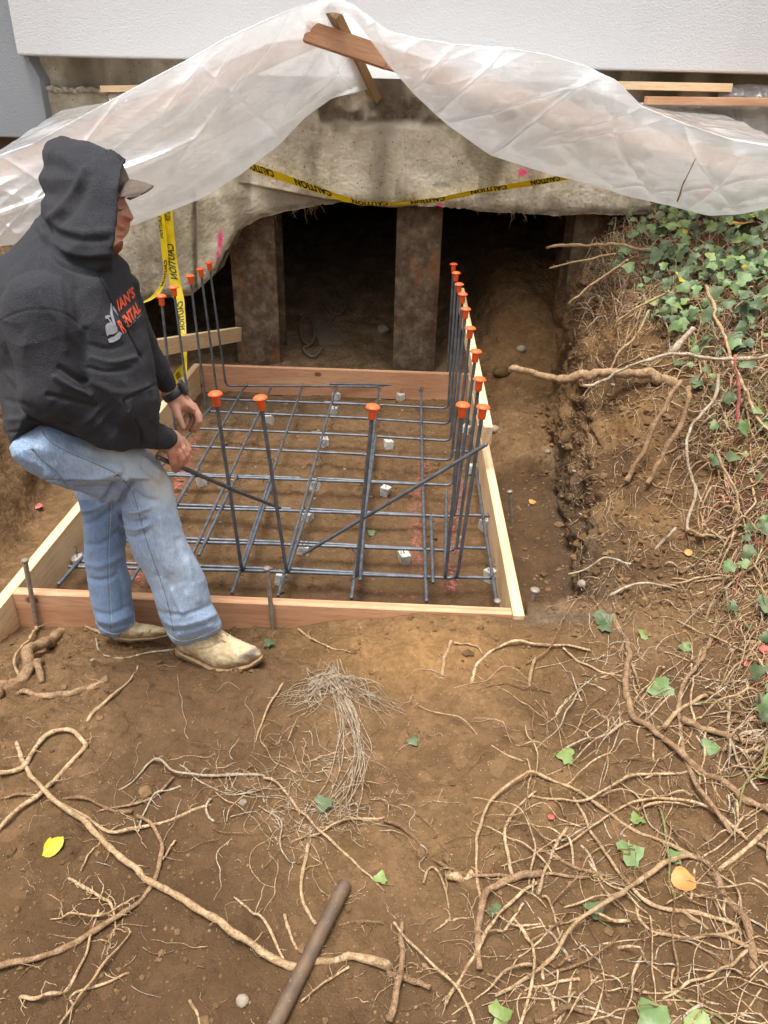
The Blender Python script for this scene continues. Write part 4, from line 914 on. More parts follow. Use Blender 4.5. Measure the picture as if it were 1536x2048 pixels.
L = [
 (A_([(-20, 925), (90, 840), (180, 770), (260, 680), (330, 615), (352, 580), (300, 540), (230, 530), (170, 560), (120, 620), (100, 680), (0, 702)]), 4.5, 5.0, 'root', 'tan root curled into a big loop at the left edge of the ground', .03, 6),
 (A_([(72, 575), (85, 660), (130, 740), (200, 820), (300, 890), (400, 955), (450, 1010), (540, 1090), (640, 1160), (740, 1210), (810, 1270), (870, 1330), (960, 1380), (1060, 1430), (1150, 1478), (1240, 1455), (1350, 1440), (1440, 1450), (1560, 1485)]), 4.0, 8.5, 'root', 'longest thick tan root running from the loop diagonally over the steel pipe', .012, 12),
 (A_([(10, 790), (120, 770), (240, 780), (350, 800), (440, 840), (530, 850)]), 2.6, 4.2, 'root_dark', 'dark brown root half buried below the loop', .0, 6),
 (A_([(200, 785), (270, 840), (340, 870), (400, 920), (450, 945), (540, 925), (640, 890), (740, 850), (850, 818)]), 3.4, 3.0, 'root', 'tan root bending upward in the middle of the left ground, ending in a blunt tip', .008, 10),
 (A_([(450, 765), (510, 750), (560, 700), (590, 655), (640, 650), (690, 720), (820, 715), (960, 705), (1060, 715)]), 1.6, 3.4, 'root_grey', 'slender root with a small hump left of the dry root bundle', .02, 8),
 (A_([(690, 720), (640, 780), (560, 820), (480, 835), (390, 848)]), 3.2, 1.8, 'root_bark', 'pinkish root fork pointing left below the small hump', .004, 5),
 (A_([(712, 650), (760, 690), (790, 730), (860, 750), (920, 790), (990, 782), (1040, 765)]), 1.2, 1.4, 'root_grey', 'wiry thin root wandering under the humped one', .01, 2),
 (A_([(545, 930), (600, 800), (640, 775), (720, 745)]), 2.0, 1.8, 'root_grey', 'short grey root crossing between two tan ones left of centre', .015, 2),
 (A_([(560, 880), (620, 910), (645, 980), (640, 1080), (600, 1170), (540, 1230), (430, 1300), (340, 1360), (240, 1410), (120, 1460), (-20, 1508)]), 3.2, 7.0, 'root_bark', 'thick root sweeping down to the bottom left edge of the ground', .006, 14),
 (A_([(275, 1125), (350, 1175), (410, 1210), (450, 1240), (470, 1300), (440, 1370), (430, 1430)]), 3.4, 1.8, 'root', 'knobbly root cluster stem standing over the sweeping thick root', .03, 22),
 (A_([(205, 1290), (270, 1283), (350, 1292), (430, 1275), (500, 1250), (560, 1180)]), 1.4, 2.4, 'root', 'thin curling rootlet crossing the knobbly cluster', .03, 12),
 (A_([(500, 1300), (538, 1330), (480, 1400), (400, 1500), (330, 1600), (240, 1710)]), 1.8, 2.8, 'root', 'slim light root slanting down to the lower left corner', .02, 5),
 (A_([(75, 1605), (150, 1622), (240, 1590), (300, 1510), (350, 1400), (380, 1300), (400, 1240)]), 3.4, 2.2, 'root', 'hooked root arching from the lower left up to the knobbly cluster', .03, 4),
 (A_([(525, 1495), (420, 1545), (340, 1570), (265, 1585), (290, 1630)]), 3.0, 2.2, 'root', 'short straight tan root lying near the lower left corner', .006, 1),
 (A_([(352, 485), (400, 430), (480, 370), (530, 310), (550, 265)]), 4.0, 1.4, 'root', 'pointed root spike on bare soil left of the boots', .002, 0),
 (A_([(1022, 570), (1040, 520), (1075, 440), (1140, 325)]), 1.8, 2.4, 'root', 'straight pale stick beside the dry root bundle', .004, 0),
 (A_([(930, 1190), (1000, 1250), (1050, 1290), (1090, 1370), (1135, 1440)]), 2.2, 3.0, 'root', 'side root dropping onto the longest root above the pipe', .012, 3),
 (A_([(1240, 985), (1200, 1120), (1195, 1190), (1230, 1260), (1262, 1302)]), 4.0, 3.6, 'root', 'smooth curved root just left of the pipe end', .01, 1),
 (A_([(1290, 1030), (1330, 1120), (1365, 1165)]), 2.8, 2.6, 'root_dark', 'short root touching the upper end of the pipe', .002, 1),
 (A_([(1145, 1262), (1155, 1330), (1190, 1405)]), 3.4, 2.4, 'root', 'stubby pale root left of the pipe middle', .003, 0),
 (A_([(850, 803), (828, 830), (833, 860), (862, 886)]), 2.8, 2.4, 'root_grey', 'tiny whitish s-shaped root on open soil', .001, 0),
 (A_([(648, 1042), (705, 965)]), 1.8, 2.4, 'root', 'short straight twig standing off the sweeping root', .01, 0),
 (A_([(318, 1088), (350, 1020), (402, 968)]), 1.4, 2.2, 'root', 'thin fork branching left from the longest root', .006, 0),
 (A_([(1035, 825), (1100, 860), (1132, 890), (1115, 970), (1125, 1040), (1170, 1062), (1230, 1000), (1250, 960)]), 1.6, 1.4, 'root_grey', 'thin loop of root below the dry bundle', .02, 2),
 (A_([(1060, 715), (1130, 760), (1180, 830), (1230, 890), (1300, 960), (1400, 1030), (1536, 1170)]), 2.8, 2.0, 'root', 'long thin root running down right from the humped root', .015, 3),
 (A_([(1165, 970), (1260, 950), (1380, 890), (1450, 885), (1536, 878)]), 2.0, 2.6, 'root', 'light root lying level across the hanging strands', .01, 3),
 (A_([(-30, 395), (60, 310), (140, 255), (190, 190), (250, 118)]), 15, 8, 'root_bark', 'thickest flaky bark root at the left edge beside the form', .012, 10),
 (A_([(60, 372), (150, 382), (250, 385), (350, 355), (432, 318)]), 5, 8.5, 'root_bark', 'curved flaky bark root lying below the thickest one', .004, 8),
 (A_([(140, 262), (158, 300), (165, 335)]), 8, 7, 'root_bark', 'cut stub of root with a pale end on the thickest root', .02, 2),
 (A_([(180, 62), (140, 150), (100, 220), (65, 262), (76, 302)]), 3.6, 2.6, 'root', 'wavy pale root leaning over the thickest root', .03, 2),
 (A_([(218, 52), (330, 100), (400, 130), (460, 160)]), 3.2, 2.8, 'root', 'pale root lying across the jeans cuff of the far leg', .01, 1),
 (A_([(385, 165), (395, 210), (480, 240), (570, 215), (695, 205)]), 1.8, 2.2, 'root_grey', 'thin root on the soil behind the near boot heel', .003, 3),
 (A_([(1075, 5), (1100, 60), (1180, 110), (1260, 170), (1330, 200), (1400, 215)]), 3.0, 1.2, 'root', 'root drooping over the near form board onto the soil', .004, 8),
 (A_([(925, 30), (932, 60), (938, 92)]), 2.2, 2.0, 'root', 'short pale root stub against the near form board', .004, 2),
 (A_([(760, 1600), (790, 1650), (800, 1700)]), 3.2, 3.0, 'root', 'pale root entering at the bottom edge left of the pipe', .002, 0),
 (A_([(1200, 1610), (1260, 1560), (1340, 1510), (1400, 1480)]), 1.8, 2.6, 'root', 'thin root right beside the lower part of the pipe', .006, 4),
 (A_([(1350, 1300), (1440, 1295), (1540, 1300)]), 3.4, 3.0, 'root_dark', 'reddish brown root starting at the pipe and running right', .003, 6),
 (B_([(355, 332), (360, 270), (400, 225), (470, 185), (560, 185), (650, 195), (740, 195), (825, 206)]), 3.6, 2.2, 'root', 'long pale root arching along the top of the slope below the near corner', .012, 2),
 (B_([(710, 195), (760, 240), (840, 280), (920, 300), (992, 306)]), 2.4, 2.2, 'root', 'lower branch of the pale arching root pointing right', .004, 1),
 (B_([(235, 358), (235, 290), (240, 220), (275, 160)]), 3.6, 3.0, 'root', 'short upright pale root in the middle of the slope', .008, 0),
 (B_([(280, 180), (370, 185), (402, 222)]), 1.8, 1.6, 'root', 'fine root linking the two pale upright roots', .004, 0),
 (B_([(578, 345), (585, 290), (600, 245)]), 3.8, 3.0, 'root_bark', 'small peg of root on the slope right of centre', .002, 0),
 (B_([(910, 60), (940, 110), (980, 170), (965, 250), (955, 330), (970, 400), (990, 470), (1020, 500), (1090, 550), (1160, 600), (1220, 650), (1300, 700), (1380, 760), (1450, 810), (1560, 872)]), 5.0, 7.5, 'root_bark', 'long winding bark root descending the right side of the ground', .006, 16),
 (B_([(970, 225), (1000, 285), (1016, 362)]), 3.4, 1.6, 'root_bark', 'short fork of the winding bark root', .004, 2),
 (B_([(1330, 60), (1310, 150), (1270, 250), (1200, 330), (1175, 420), (1170, 500), (1200, 600), (1230, 700), (1260, 800), (1320, 880), (1400, 955)]), 4.0, 5.2, 'root_bark', 'tall vine stem dropping from the bank across the right ground', .03, 6),
 (B_([(1110, 515), (1160, 470), (1230, 415), (1290, 390)]), 4.6, 3.6, 'root', 'thick cut tan root end crossing the tall vine stem', .02, 1),
 (B_([(1180, 480), (1280, 520), (1380, 560), (1450, 580), (1560, 560)]), 6.5, 5.0, 'root_bark', 'stout bark root lying level at the right edge', .006, 5),
 (B_([(680, 450), (700, 510), (740, 580), (745, 650), (755, 742)]), 1.4, 3.0, 'root_dark', 'thin root rising above the arch of the light vine', .01, 6),
 (B_([(380, 1192), (370, 1080), (370, 980), (395, 880), (440, 800), (520, 730), (590, 702), (680, 720), (760, 760), (850, 830), (960, 900), (1060, 950), (1180, 1000), (1262, 1042)]), 3.4, 4.0, 'root', 'light vine bent in a wide arch in the right middle of the ground', .04, 4),
 (B_([(590, 790), (700, 810), (800, 820), (890, 780), (970, 720), (1060, 700), (1160, 705), (1200, 685)]), 2.0, 3.2, 'root', 'slender root crossing inside the wide arch, thicker to the right', .015, 5),
 (B_([(600, 775), (530, 830), (485, 900), (475, 970), (490, 1040), (505, 1108)]), 2.8, 3.4, 'root', 'curved root inside the wide arch dropping to the lumpy root', .015, 2),
 (B_([(610, 1012), (700, 1010), (800, 950), (880, 880), (970, 830), (1070, 815), (1180, 820), (1290, 845), (1380, 900), (1450, 965)]), 1.8, 3.8, 'root', 'long bowed root over the right ground', .03, 4),
 (B_([(630, 1190), (640, 1100), (680, 1010), (710, 950), (740, 905)]), 3.2, 3.6, 'root', 'upright root with a blunt top at right of centre', .03, 0),
 (B_([(415, 905), (480, 950), (560, 970), (650, 1010), (740, 1060), (862, 1106)]), 2.6, 3.8, 'root_bark', 'dark barked root lying straight under the wide arch', .002, 3),
 (B_([(350, 1110), (440, 1104), (520, 1112), (640, 1094), (720, 1120), (830, 1115), (942, 1104)]), 3.6, 3.2, 'root_bark', 'level root right of the orange cored patch', .004, 6),
 (B_([(-10, 888), (60, 910), (120, 940), (160, 1000), (220, 1060), (290, 1100), (350, 1110)]), 3.6, 5.0, 'root_dark', 'red brown root bending down to the lumpy yellow end', .004, 5),
 (B_([(258, 1118), (300, 1125), (350, 1108)]), 9, 7, 'root', 'lumpy yellowish root end right of the pipe', .002, 3),
 (B_([(380, 1482), (375, 1380), (380, 1280), (400, 1200), (440, 1150), (500, 1120), (560, 1112), (636, 1092)]), 6.5, 7.5, 'root_bark', 'thick forked root rising from the bottom tangle', .02, 8),
 (B_([(450, 1590), (560, 1520), (640, 1460), (700, 1400), (780, 1330), (870, 1270), (940, 1200), (1020, 1140), (1120, 1080), (1210, 1035), (1312, 1056)]), 3.0, 5.5, 'root', 'big pale root slanting up right across the lower right ground', .03, 10),
 (B_([(250, 1650), (330, 1480), (400, 1370), (450, 1280), (520, 1200), (600, 1140)]), 3.6, 3.0, 'root', 'straight light root rising from the bottom tangle', .03, 4),
 (B_([(750, 790), (790, 850), (830, 940), (860, 1000), (920, 1080), (980, 1150), (1040, 1210), (1130, 1240), (1210, 1240), (1300, 1260), (1410, 1304)]), 2.6, 4.2, 'root', 'root crossing the wide arch and bending level toward the right', .012, 6),
 (B_([(1010, 1215), (1020, 1290), (1080, 1340), (1180, 1355), (1300, 1355), (1412, 1330)]), 3.0, 3.4, 'root', 'u-shaped root in the lower right ground', .006, 2),
 (B_([(1190, 1240), (1260, 1290), (1340, 1340), (1440, 1380), (1560, 1430)]), 3.4, 4.4, 'root', 'root below the orange leaf running out at the right edge', .01, 3),
 (B_([(1320, 1100), (1380, 1180), (1430, 1280), (1470, 1380), (1480, 1490)]), 7.0, 8.0, 'root_bark', 'stoutest trunk of root standing at the lower right', .03, 10),
 (B_([(1340, 1090), (1410, 1020), (1480, 960), (1560, 900)]), 4.2, 4.4, 'root', 'branch rising right from the stoutest lower right root', .02, 2),
 (B_([(1110, 1602), (1200, 1560), (1300, 1520), (1380, 1480), (1450, 1420)]), 2.6, 3.6, 'root', 'slender root rising right at the bottom right', .01, 4),
 (B_([(400, 1500), (480, 1530), (560, 1570), (642, 1626)]), 2.8, 2.8, 'root_dark', 'short dark root near the bottom, right of the tangle', .004, 2),
 (B_([(630, 1450), (640, 1530), (680, 1600), (695, 1710)]), 4.0, 3.4, 'root', 'root falling to the bottom edge right of the tangle', .01, 2),
 (B_([(640, 1190), (680, 1230), (690, 1300), (702, 1352)]), 2.4, 2.0, 'root', 'thin s-shaped root beneath the blunt upright one', .02, 1),
 (B_([(500, 1262), (560, 1340), (590, 1400), (600, 1500), (570, 1600), (540, 1710)]), 3.2, 3.0, 'root', 'bowed light root through the middle of the bottom tangle', .03, 3),
 (B_([(150, 1142), (170, 1080), (210, 1080), (240, 1150), (260, 1230), (272, 1280), (198, 1326)]), 2.6, 1.8, 'root', 'hook shaped root right of the pipe top', .02, 3),
 (B_([(250, 1292), (310, 1275), (362, 1275)]), 2.4, 2.0, 'root', 'little level root left of the thick forked root', .004, 1),
 (B_([(970, 1525), (1060, 1530), (1150, 1580), (1250, 1630), (1340, 1670), (1372, 1700)]), 1.6, 3.0, 'root_green', 'green stem at the bottom between two ivy leaves', .006, 0),
 (B_([(610, 1700), (700, 1650), (800, 1640), (870, 1670), (905, 1710)]), 5.0, 5.0, 'root_dark', 'reddish brown root arched at the bottom edge', .01, 0),
 (B_([(-10, 1478), (80, 1520), (190, 1572)]), 7.0, 5.5, 'root_bark', 'thick root stub in the bottom tangle beside the pipe', .004, 8),
 (B_([(70, 1290), (72, 1400), (65, 1500), (50, 1600), (30, 1700)]), 5.0, 7.0, 'root_bark', 'upright bark root in the bottom tangle', .02, 10),
 (B_([(40, 1300), (90, 1380), (170, 1450), (250, 1530), (310, 1600), (352, 1700)]), 2.2, 3.2, 'root', 'slim straight stem slanting through the bottom tangle', .02, 2),
 (B_([(1100, 835), (1120, 930), (1130, 1020), (1140, 1110), (1170, 1200)]), 2.2, 3.0, 'root_green', 'green petiole stem beside the big cut ivy leaf', .03, 2),
 (B_([(1085, 1442), (1092, 1380), (1180, 1360), (1260, 1390), (1350, 1442)]), 1.6, 1.4, 'root_grey', 'wiry root below the u-shaped root', .01, 1),
 (B_([(1390, 400), (1385, 500), (1390, 620), (1450, 700), (1500, 760)]), 3.2, 2.6, 'root_grey', 'upright grey stem in the grassy clump at the right edge', .02, 3),
 (B_([(850, 615), (870, 570), (930, 510), (985, 485)]), 1.0, 1.8, 'root_grey', 'fine feathery root left of the winding bark root', .006, 5),
 (B_([(1075, 560), (1075, 630), (1100, 670), (1135, 700)]), 2.2, 2.0, 'root', 'short drooping root under the winding bark root', .006, 1),
]
for it in L:
    pts, a, b, mat, lab_, arch, hr = it; root(pts, a, b, mat, lab_, arch, hr)
VN = [
 (C_([(35, 855), (150, 866), (300, 882), (380, 866), (520, 860), (680, 872), (800, 892), (890, 930)]), 6.5, 11, 'root_bark', 'thick broken root jutting level out of the right bank over the trench', (3.30, 3.06), 10),
 (C_([(390, 930), (480, 890), (600, 820), (700, 790), (800, 772), (870, 765), (980, 780), (1100, 800), (1290, 775)]), 2.8, 4.0, 'root_grey', 'pale vine lying over the thick broken root', (2.95, 2.85), 5),
 (C_([(597, 1372), (680, 1220), (740, 1080), (800, 960), (850, 890)]), 5.5, 4.5, 'root_bark', 'left of two cut vines hanging down the bank face', (2.66, 2.86), 5),
 (C_([(705, 1372), (760, 1260), (850, 1120), (888, 1000), (890, 940)]), 4.5, 6.0, 'root_bark', 'right of two cut vines hanging down the bank face', (2.60, 2.80), 6),
 (C_([(225, 265), (400, 258), (540, 262), (640, 275), (760, 300)]), 2.8, 3.4, 'root', 'long bare twig reaching out under the concrete edge', (4.15, 3.9), 4),
 (C_([(230, 366), (330, 345), (430, 320), (540, 300)]), 1.8, 2.2, 'root', 'thin twig reaching out below the long bare one', (4.1, 3.9), 3),
 (C_([(330, 535), (430, 450), (520, 380), (600, 330)]), 2.0, 2.2, 'root', 'slanting twig at the upper edge of the bank face', (3.9, 3.75), 3),
 (C_([(540, 665), (560, 610), (680, 530), (800, 470)]), 2.2, 2.8, 'root', 'vine curving down the upper bank above the broken root', (3.45, 3.35), 3),
 (C_([(800, 772), (850, 720), (920, 645)]), 7.0, 5.0, 'root_grey', 'pale split stem where the vines meet on the bank', (2.95, 3.0), 3),
 (C_([(530, 840), (560, 760), (640, 700), (700, 560)]), 2.0, 2.6, 'root', 'slim vine rising from the broken root into the ivy', (3.22, 3.3), 2),
 (C_([(487, 1832), (560, 1780), (660, 1740), (750, 1680), (830, 1590)]), 2.4, 3.2, 'root_grey', 'light forked twig low on the bank by the trench end', (2.28, 2.34), 3),
 (C_([(318, 1812), (400, 1790), (480, 1730), (540, 1728), (600, 1758), (680, 1742)]), 1.6, 2.2, 'root_grey', 'bowed light twig tip hanging over the near end of the trench', (2.30, 2.30), 1),
 (C_([(890, 1605), (880, 1540), (920, 1430), (930, 1380), (880, 1290), (870, 1200), (900, 1120), (960, 1040), (1020, 960), (1030, 880)]), 3.0, 3.2, 'root_grey', 'long pale vine snaking down the right of the bank face', (2.32, 2.72), 3),
 (C_([(895, 1600), (960, 1632), (1050, 1640), (1120, 1560), (1130, 1430), (1060, 1330), (1020, 1230)]), 3.4, 2.8, 'root', 'looped vine at the foot of the long pale vine', (2.28, 2.45), 2),
 (C_([(520, 1912), (600, 1862), (700, 1850), (800, 1872), (855, 1900)]), 3.0, 2.2, 'root_grey', 'arched pale twig above the near lip of the bank', (2.14, 2.16), 1),
 (C_([(820, 1902), (900, 1906), (990, 1912)]), 2.0, 2.2, 'root_pink', 'pink stem continuing from the arched pale twig', (2.15, 2.15), 1),
 (C_([(1100, 780), (1112, 860), (1130, 960), (1105, 1100)]), 2.4, 3.4, 'root_pink', 'pink vine hanging on the bank near the right edge', (2.74, 2.66), 1),
 (C_([(960, 460), (1010, 540), (1040, 650), (1060, 760), (1100, 850), (1180, 1000), (1290, 1180)]), 3.0, 4.0, 'root', 'vine trailing from the ivy down to the right edge', (3.35, 2.6), 4),
 ([(1358, 402), (1363, 372), (1374, 350), (1390, 318)], 1.8, .8, 'root_dark', 'thin dark twig standing up against the plastic sheet', (3.55, 3.5), 0),
]
for pts, a, b, mat, lab_, fr, hr in VN: root(pts, a, b, mat, lab_, hairs=hr, free=fr, name='vine', cat='vine')
mb = MB(); ptube(mb, np.array([at_y(*p, 3.52) for p in chaikin([(1374, 352), (1386, 345), (1413, 341)], 2)]), .0015, .0008)
# --- dry root bundle: one clump of grey strands spilling from a knot
mb = MB(); c = (665, 1345)
for k in range(80):
    u = rnd.random(); c = (rnd.gauss(664, 14), rnd.gauss(1348, 12))
    if u < .45: e = (rnd.uniform(530, 690), rnd.uniform(1385, 1440)); mid = (rnd.uniform(590, 670), rnd.uniform(1348, 1405))
    elif u < .75: e = (rnd.uniform(730, 835), rnd.uniform(1380, 1455)); mid = (rnd.uniform(695, 745), rnd.uniform(1360, 1405))
    else: e = (rnd.uniform(670, 750), rnd.uniform(1460, 1560)); mid = (rnd.uniform(690, 725), rnd.uniform(1400, 1500))
    pts = [(c[0]+rnd.gauss(0, 10), c[1]+rnd.gauss(0, 6)), ((c[0]+mid[0])/2+rnd.gauss(0, 8), (c[1]+mid[1])/2+rnd.gauss(0, 8)), (mid[0]+rnd.gauss(0, 8), mid[1]+rnd.gauss(0, 6)), ((mid[0]+e[0])/2+rnd.gauss(0, 8), (mid[1]+e[1])/2+rnd.gauss(0, 8)), e]
    G = on_ground(pts, .002, rnd.uniform(.0, .03), k*3.1); ptube(mb, G, rnd.choice([.0008, .0012, .0016]), .0006, 5, k*2.3)
link('root_bundle', mb.mesh('root_bundle'), M['root_grey'], None, 'bundle of dry grey hair-like roots on the soil in front of the grid', 'root bundle')
mb = MB()
for k in range(15):
    x0 = rnd.uniform(690, 725); sw = rnd.gauss(0, 14); pts = [(x0-20, 1400), (x0+sw*.4, 1440), (x0+8+sw+rnd.gauss(0, 8), 1500), (x0-2+sw+rnd.gauss(-6, 10), 1560), (x0-16+sw*1.4+rnd.gauss(-10, 14), 1610), (x0-30+rnd.gauss(-30, 45), 1650+rnd.uniform(-40, 30))]
    ptube(mb, on_ground(pts, .002, rnd.uniform(0, .03), k*1.7), .0014, .0008, 5, k)
link('root_bundle', mb.mesh('root_bundle'), M['root_grey'], None, 'loose tail of wavy strands trailing below the dry grey bundle', 'root bundle')
# --- steel pipe half in the soil
P0 = gnd(548, 2062); P1 = gnd(690, 1778); P0[2] += .012; P1[2] += .014; ax_ = (P1-P0)/np.linalg.norm(P1-P0); P0 = P0-ax_*.15
mb = MB(); n = 60; Q = resample([P0, P1], n); rr = .0150*(1+.02*vn(np.stack([np.arange(n)*.4, np.zeros(n), np.zeros(n)], 1)))
mb.tube(Q, rr, 20, cap=False); mb.tube([P1, P1-ax_*.03], [.0125, .0125], 20); mb.tube([P1-ax_*.0005, P1+ax_*.0005], [.0125, .0151], 20, cap=False)
t = NT('muddy_steel'); n_ = t.noise(20, 5, .65); n2_ = t.noise(140, 3, .7)
cc_ = t.mix(t.rng(n_, .35, .65), srgb(84, 70, 60), srgb(112, 90, 68)); cc_ = t.mix(t.rng(n2_, .62, .75, 0, .7), cc_, srgb(176, 156, 130)); M['pipe'] = t.fin(cc_, .6, t.bump(n2_, .001, .5), Metallic=.2)
link('steel_pipe', mb.mesh('steel_pipe'), M['pipe'], None, 'muddy brown steel pipe half sunk in the soil at the bottom', 'pipe')

# ---------------------------------------------------------------- leaves
def ivy_shape(s, rr=rnd, fold=.25, simple=False):
    if simple: ang = np.linspace(0, 2*np.pi, 15)[:-1]; rad = .42*(1+.12*np.cos(ang)+.05*np.sin(3*ang)); out = np.stack([rad*np.cos(ang)*1.1, rad*np.sin(ang)], 1)
    else: out = np.array([(-.03, 0), (-.16, .20), (-.10, .40), (.08, .40), (.26, .50), (.38, .30), (.58, .18), (.76, .02), (.58, -.18), (.38, -.30), (.26, -.50), (.08, -.40), (-.10, -.40), (-.16, -.20)])+np.stack([np.array([rr.uniform(-.035, .035) for _ in range(14)]), np.array([rr.uniform(-.035, .035) for _ in range(14)])], 1)
    out = out*(1+rr.uniform(-.1, .1)); V = [(.2, 0)]+[tuple(p) for p in out]; V = np.array(V)
    mid = (V[0]+V[1:])/2; V = np.concatenate([V, mid]); z = -fold*np.abs(V[:, 1])+.12*np.sin(V[:, 0]*5+rr.uniform(0, 6))*.6+rr.uniform(-.04, .04)
    n = len(out); F = []
    for i in range(n):
        j = (i+1) % n; F.append((0, 1+n+i, 1+n+j)); F.append((1+n+i, 1+i, 1+j, 1+n+j))
    return np.stack([V[:, 0], V[:, 1], z], 1)*s, F
def leaf_frame(nrm, ang):
    z = np.array(nrm, float); z /= np.linalg.norm(z); a = np.array([1., 0, 0]) if abs(z[0]) < .8 else np.array([0, 1., 0]); x = np.cross(a, z); x /= np.linalg.norm(x); y = np.cross(z, x)
    x2 = x*math.cos(ang)+y*math.sin(ang); return np.stack([x2, np.cross(z, x2), z], 1)
def one_leaf(px, py, size, mat, label, cat='leaf', simple=False, lift=.012, fold=.2, free=None):
    p = gnd(px, py) if free is None else at_y(px, py, free)
    s = size*((p-CAM)@FW)/FPX; V, F = ivy_shape(s, simple=simple, fold=fold); V[:, 0] -= .3*s; Fm = leaf_frame([rnd.gauss(0, .14), rnd.gauss(-.2, .12), 1], rnd.uniform(0, 6.28)); V = V@Fm.T+p+[0, 0, lift]
    mb = MB(); mb.add(V, F); st = V[1]; Q = [st, st+np.array([rnd.gauss(0, .012), rnd.gauss(0, .012), -.004]), st+np.array([rnd.gauss(0, .02), rnd.gauss(0, .02), -.008])]
    lf = link('leaf', mb.mesh('leaf'), M[mat], None, label, cat)
    m2 = MB(); m2.tube(chaikin(Q, 1), .0008, 4); link('stalk', m2.mesh('stalk'), M['root_green'], lf)
for a in [(117, 1687, 52, 'leaf_yellow', 'bright yellow leaf alone on the left ground', True), (1373, 1776, 50, 'leaf_orange', 'round orange spotted leaf at lower right', True), (1262, 1710, 62, 'ivy_mid', 'big green cut ivy leaf left of the round orange one', False),
          (1316, 1382, 56, 'ivy_mid', 'pale green ivy leaf on the slope at right', False), (1127, 1516, 46, 'ivy_light', 'light green leaf under the thin rising root', False), (1203, 1243, 40, 'ivy_dark', 'dark ivy leaf at the head of the winding bark root', False),
          (1212, 1262, 34, 'ivy_dark', 'second dark ivy leaf just below the first at the winding root head', False), (1285, 1272, 30, 'ivy_light', 'small light leaf on the crumbly soil below the bank', False), (828, 1490, 28, 'ivy_dark', 'small dark leaf alone on the middle slope', False),
          (645, 1617, 44, 'ivy_dark', 'greyish leaf caught among the fine strands', False), (762, 1760, 30, 'ivy_light', 'pale crumpled leaf above the pipe end', False), (1300, 2032, 72, 'ivy_mid', 'large green leaf at the bottom edge', False), (1004, 2038, 56, 'ivy_light', 'green leaf on edge at the bottom, left of the red brown arch', False),
          (1404, 2044, 60, 'ivy_light', 'yellow green leaf cut off by the bottom edge at right', True), (1272, 1640, 34, 'ivy_light', 'light leaf on the arch vine', False), (1190, 1822, 46, 'ivy_dark', 'dark leaf above the big pale slanting root', False), (1352, 1716, 40, 'ivy_mid', 'green leaf beside the pale root elbow', False),
          (1104, 1642, 14, 'leaf_red', 'tiny pink petal inside the wide arch', True), (1487, 1326, 22, 'leaf_red', 'red leaf in the right tangle, left of a pair', True), (1522, 1306, 22, 'leaf_red', 'red leaf in the right tangle, right of a pair', True), (78, 1013, 20, 'leaf_red', 'pink leaf on the left bank behind the form', True),
          (1380, 1110, 18, 'leaf_orange', 'orange leaf low on the right bank', True), (1068, 1008, 16, 'leaf_orange', 'orange leaf scrap on the trench floor', True), (466, 962, 12, 'leaf_orange', 'orange leaf scrap inside the rebar grid', True), (742, 1068, 20, 'ivy_dark', 'dark green leaf inside the rebar grid', False),
          (540, 1290, 26, 'ivy_dark', 'tuft of dark moss by the boot toe', False), (1417, 1498, 46, 'ivy_mid', 'green leaf on the right ground under the level bark root', False), (990, 1830, 34, 'ivy_dark', 'dull green leaf in the bottom tangle, left of the thick fork', False), (1366, 1300, 36, 'ivy_mid', 'grey green leaf at the end of the green stems', False)]:
    one_leaf(*a[:5], simple=a[5])
for px, py, sz, mat, lab_ in ((1470, 468, 74, 'leaf_orange', 'big orange maple leaf in the ivy'), (1496, 452, 50, 'leaf_yellow', 'yellow maple leaf behind the big orange one in the ivy'), (1312, 460, 40, 'leaf_red', 'red leaf in the ivy top left of the upright twig')):
    p = gnd(px, py); one_leaf(px, py, sz, mat, lab_, lift=.07, fold=.1)
# ivy mat: leaves and stems nobody could count
def region(px, py):
    if px < 1185: return 0
    top = np.interp(px, [1180, 1250, 1330, 1420, 1536], [428, 402, 398, 428, 420])
    if py < top: return 0
    low = np.interp(px, [1185, 1240, 1300, 1350, 1400, 1460, 1536], [470, 560, 640, 700, 800, 1180, 1560])
    if py < low: return 1.0
    return 0.0
mats = ['ivy_dark', 'ivy_mid', 'ivy_light', 'leaf_red', 'leaf_yellow', 'root', 'root_dark', 'root_pink', 'root_green', 'root_grey']
mb = MB(); cnt = 0
while cnt < 1300:
    px, py = rnd.uniform(1170, 1900), 400+1300*rnd.random()**1.5
    w_ = region(min(px, 1536), py)
    if w_ == 0: continue
    dens = np.interp(py, [400, 620, 700, 820, 1100, 1500], [1, .8, .3, .12, .10, .14])*np.interp(px, [1185, 1290, 1370], [.12, .35, 1])
    cl = .5+.5*vn(np.array([px*.018, py*.018, 0.0])); 
    if rnd.random() > dens*(.35+.9*cl): continue
    p = gnd(px, py); Zd = (p-CAM)@FW; s = rnd.choice([rnd.uniform(.03, .05), rnd.uniform(.045, .078)])*(1.0 if Zd > 2 else .7)
    V, F = ivy_shape(s, fold=rnd.uniform(.1, .4)); nrm = np.array([-.35+rnd.gauss(0, .4), -.55+rnd.gauss(0, .4), .75]); V = V@leaf_frame(nrm, rnd.uniform(0, 6.28)).T+p+np.array([-.02, -.02, rnd.uniform(.005, .15)*(1 if py < 720 else .5)])
    u = rnd.random()*(1 if py < 640 else .985); m_ = 0 if u < .66 else 1 if u < .89 else 2 if u < .985 else 3 if u < .990 else 4
    mb.add(V, F, m_); cnt += 1
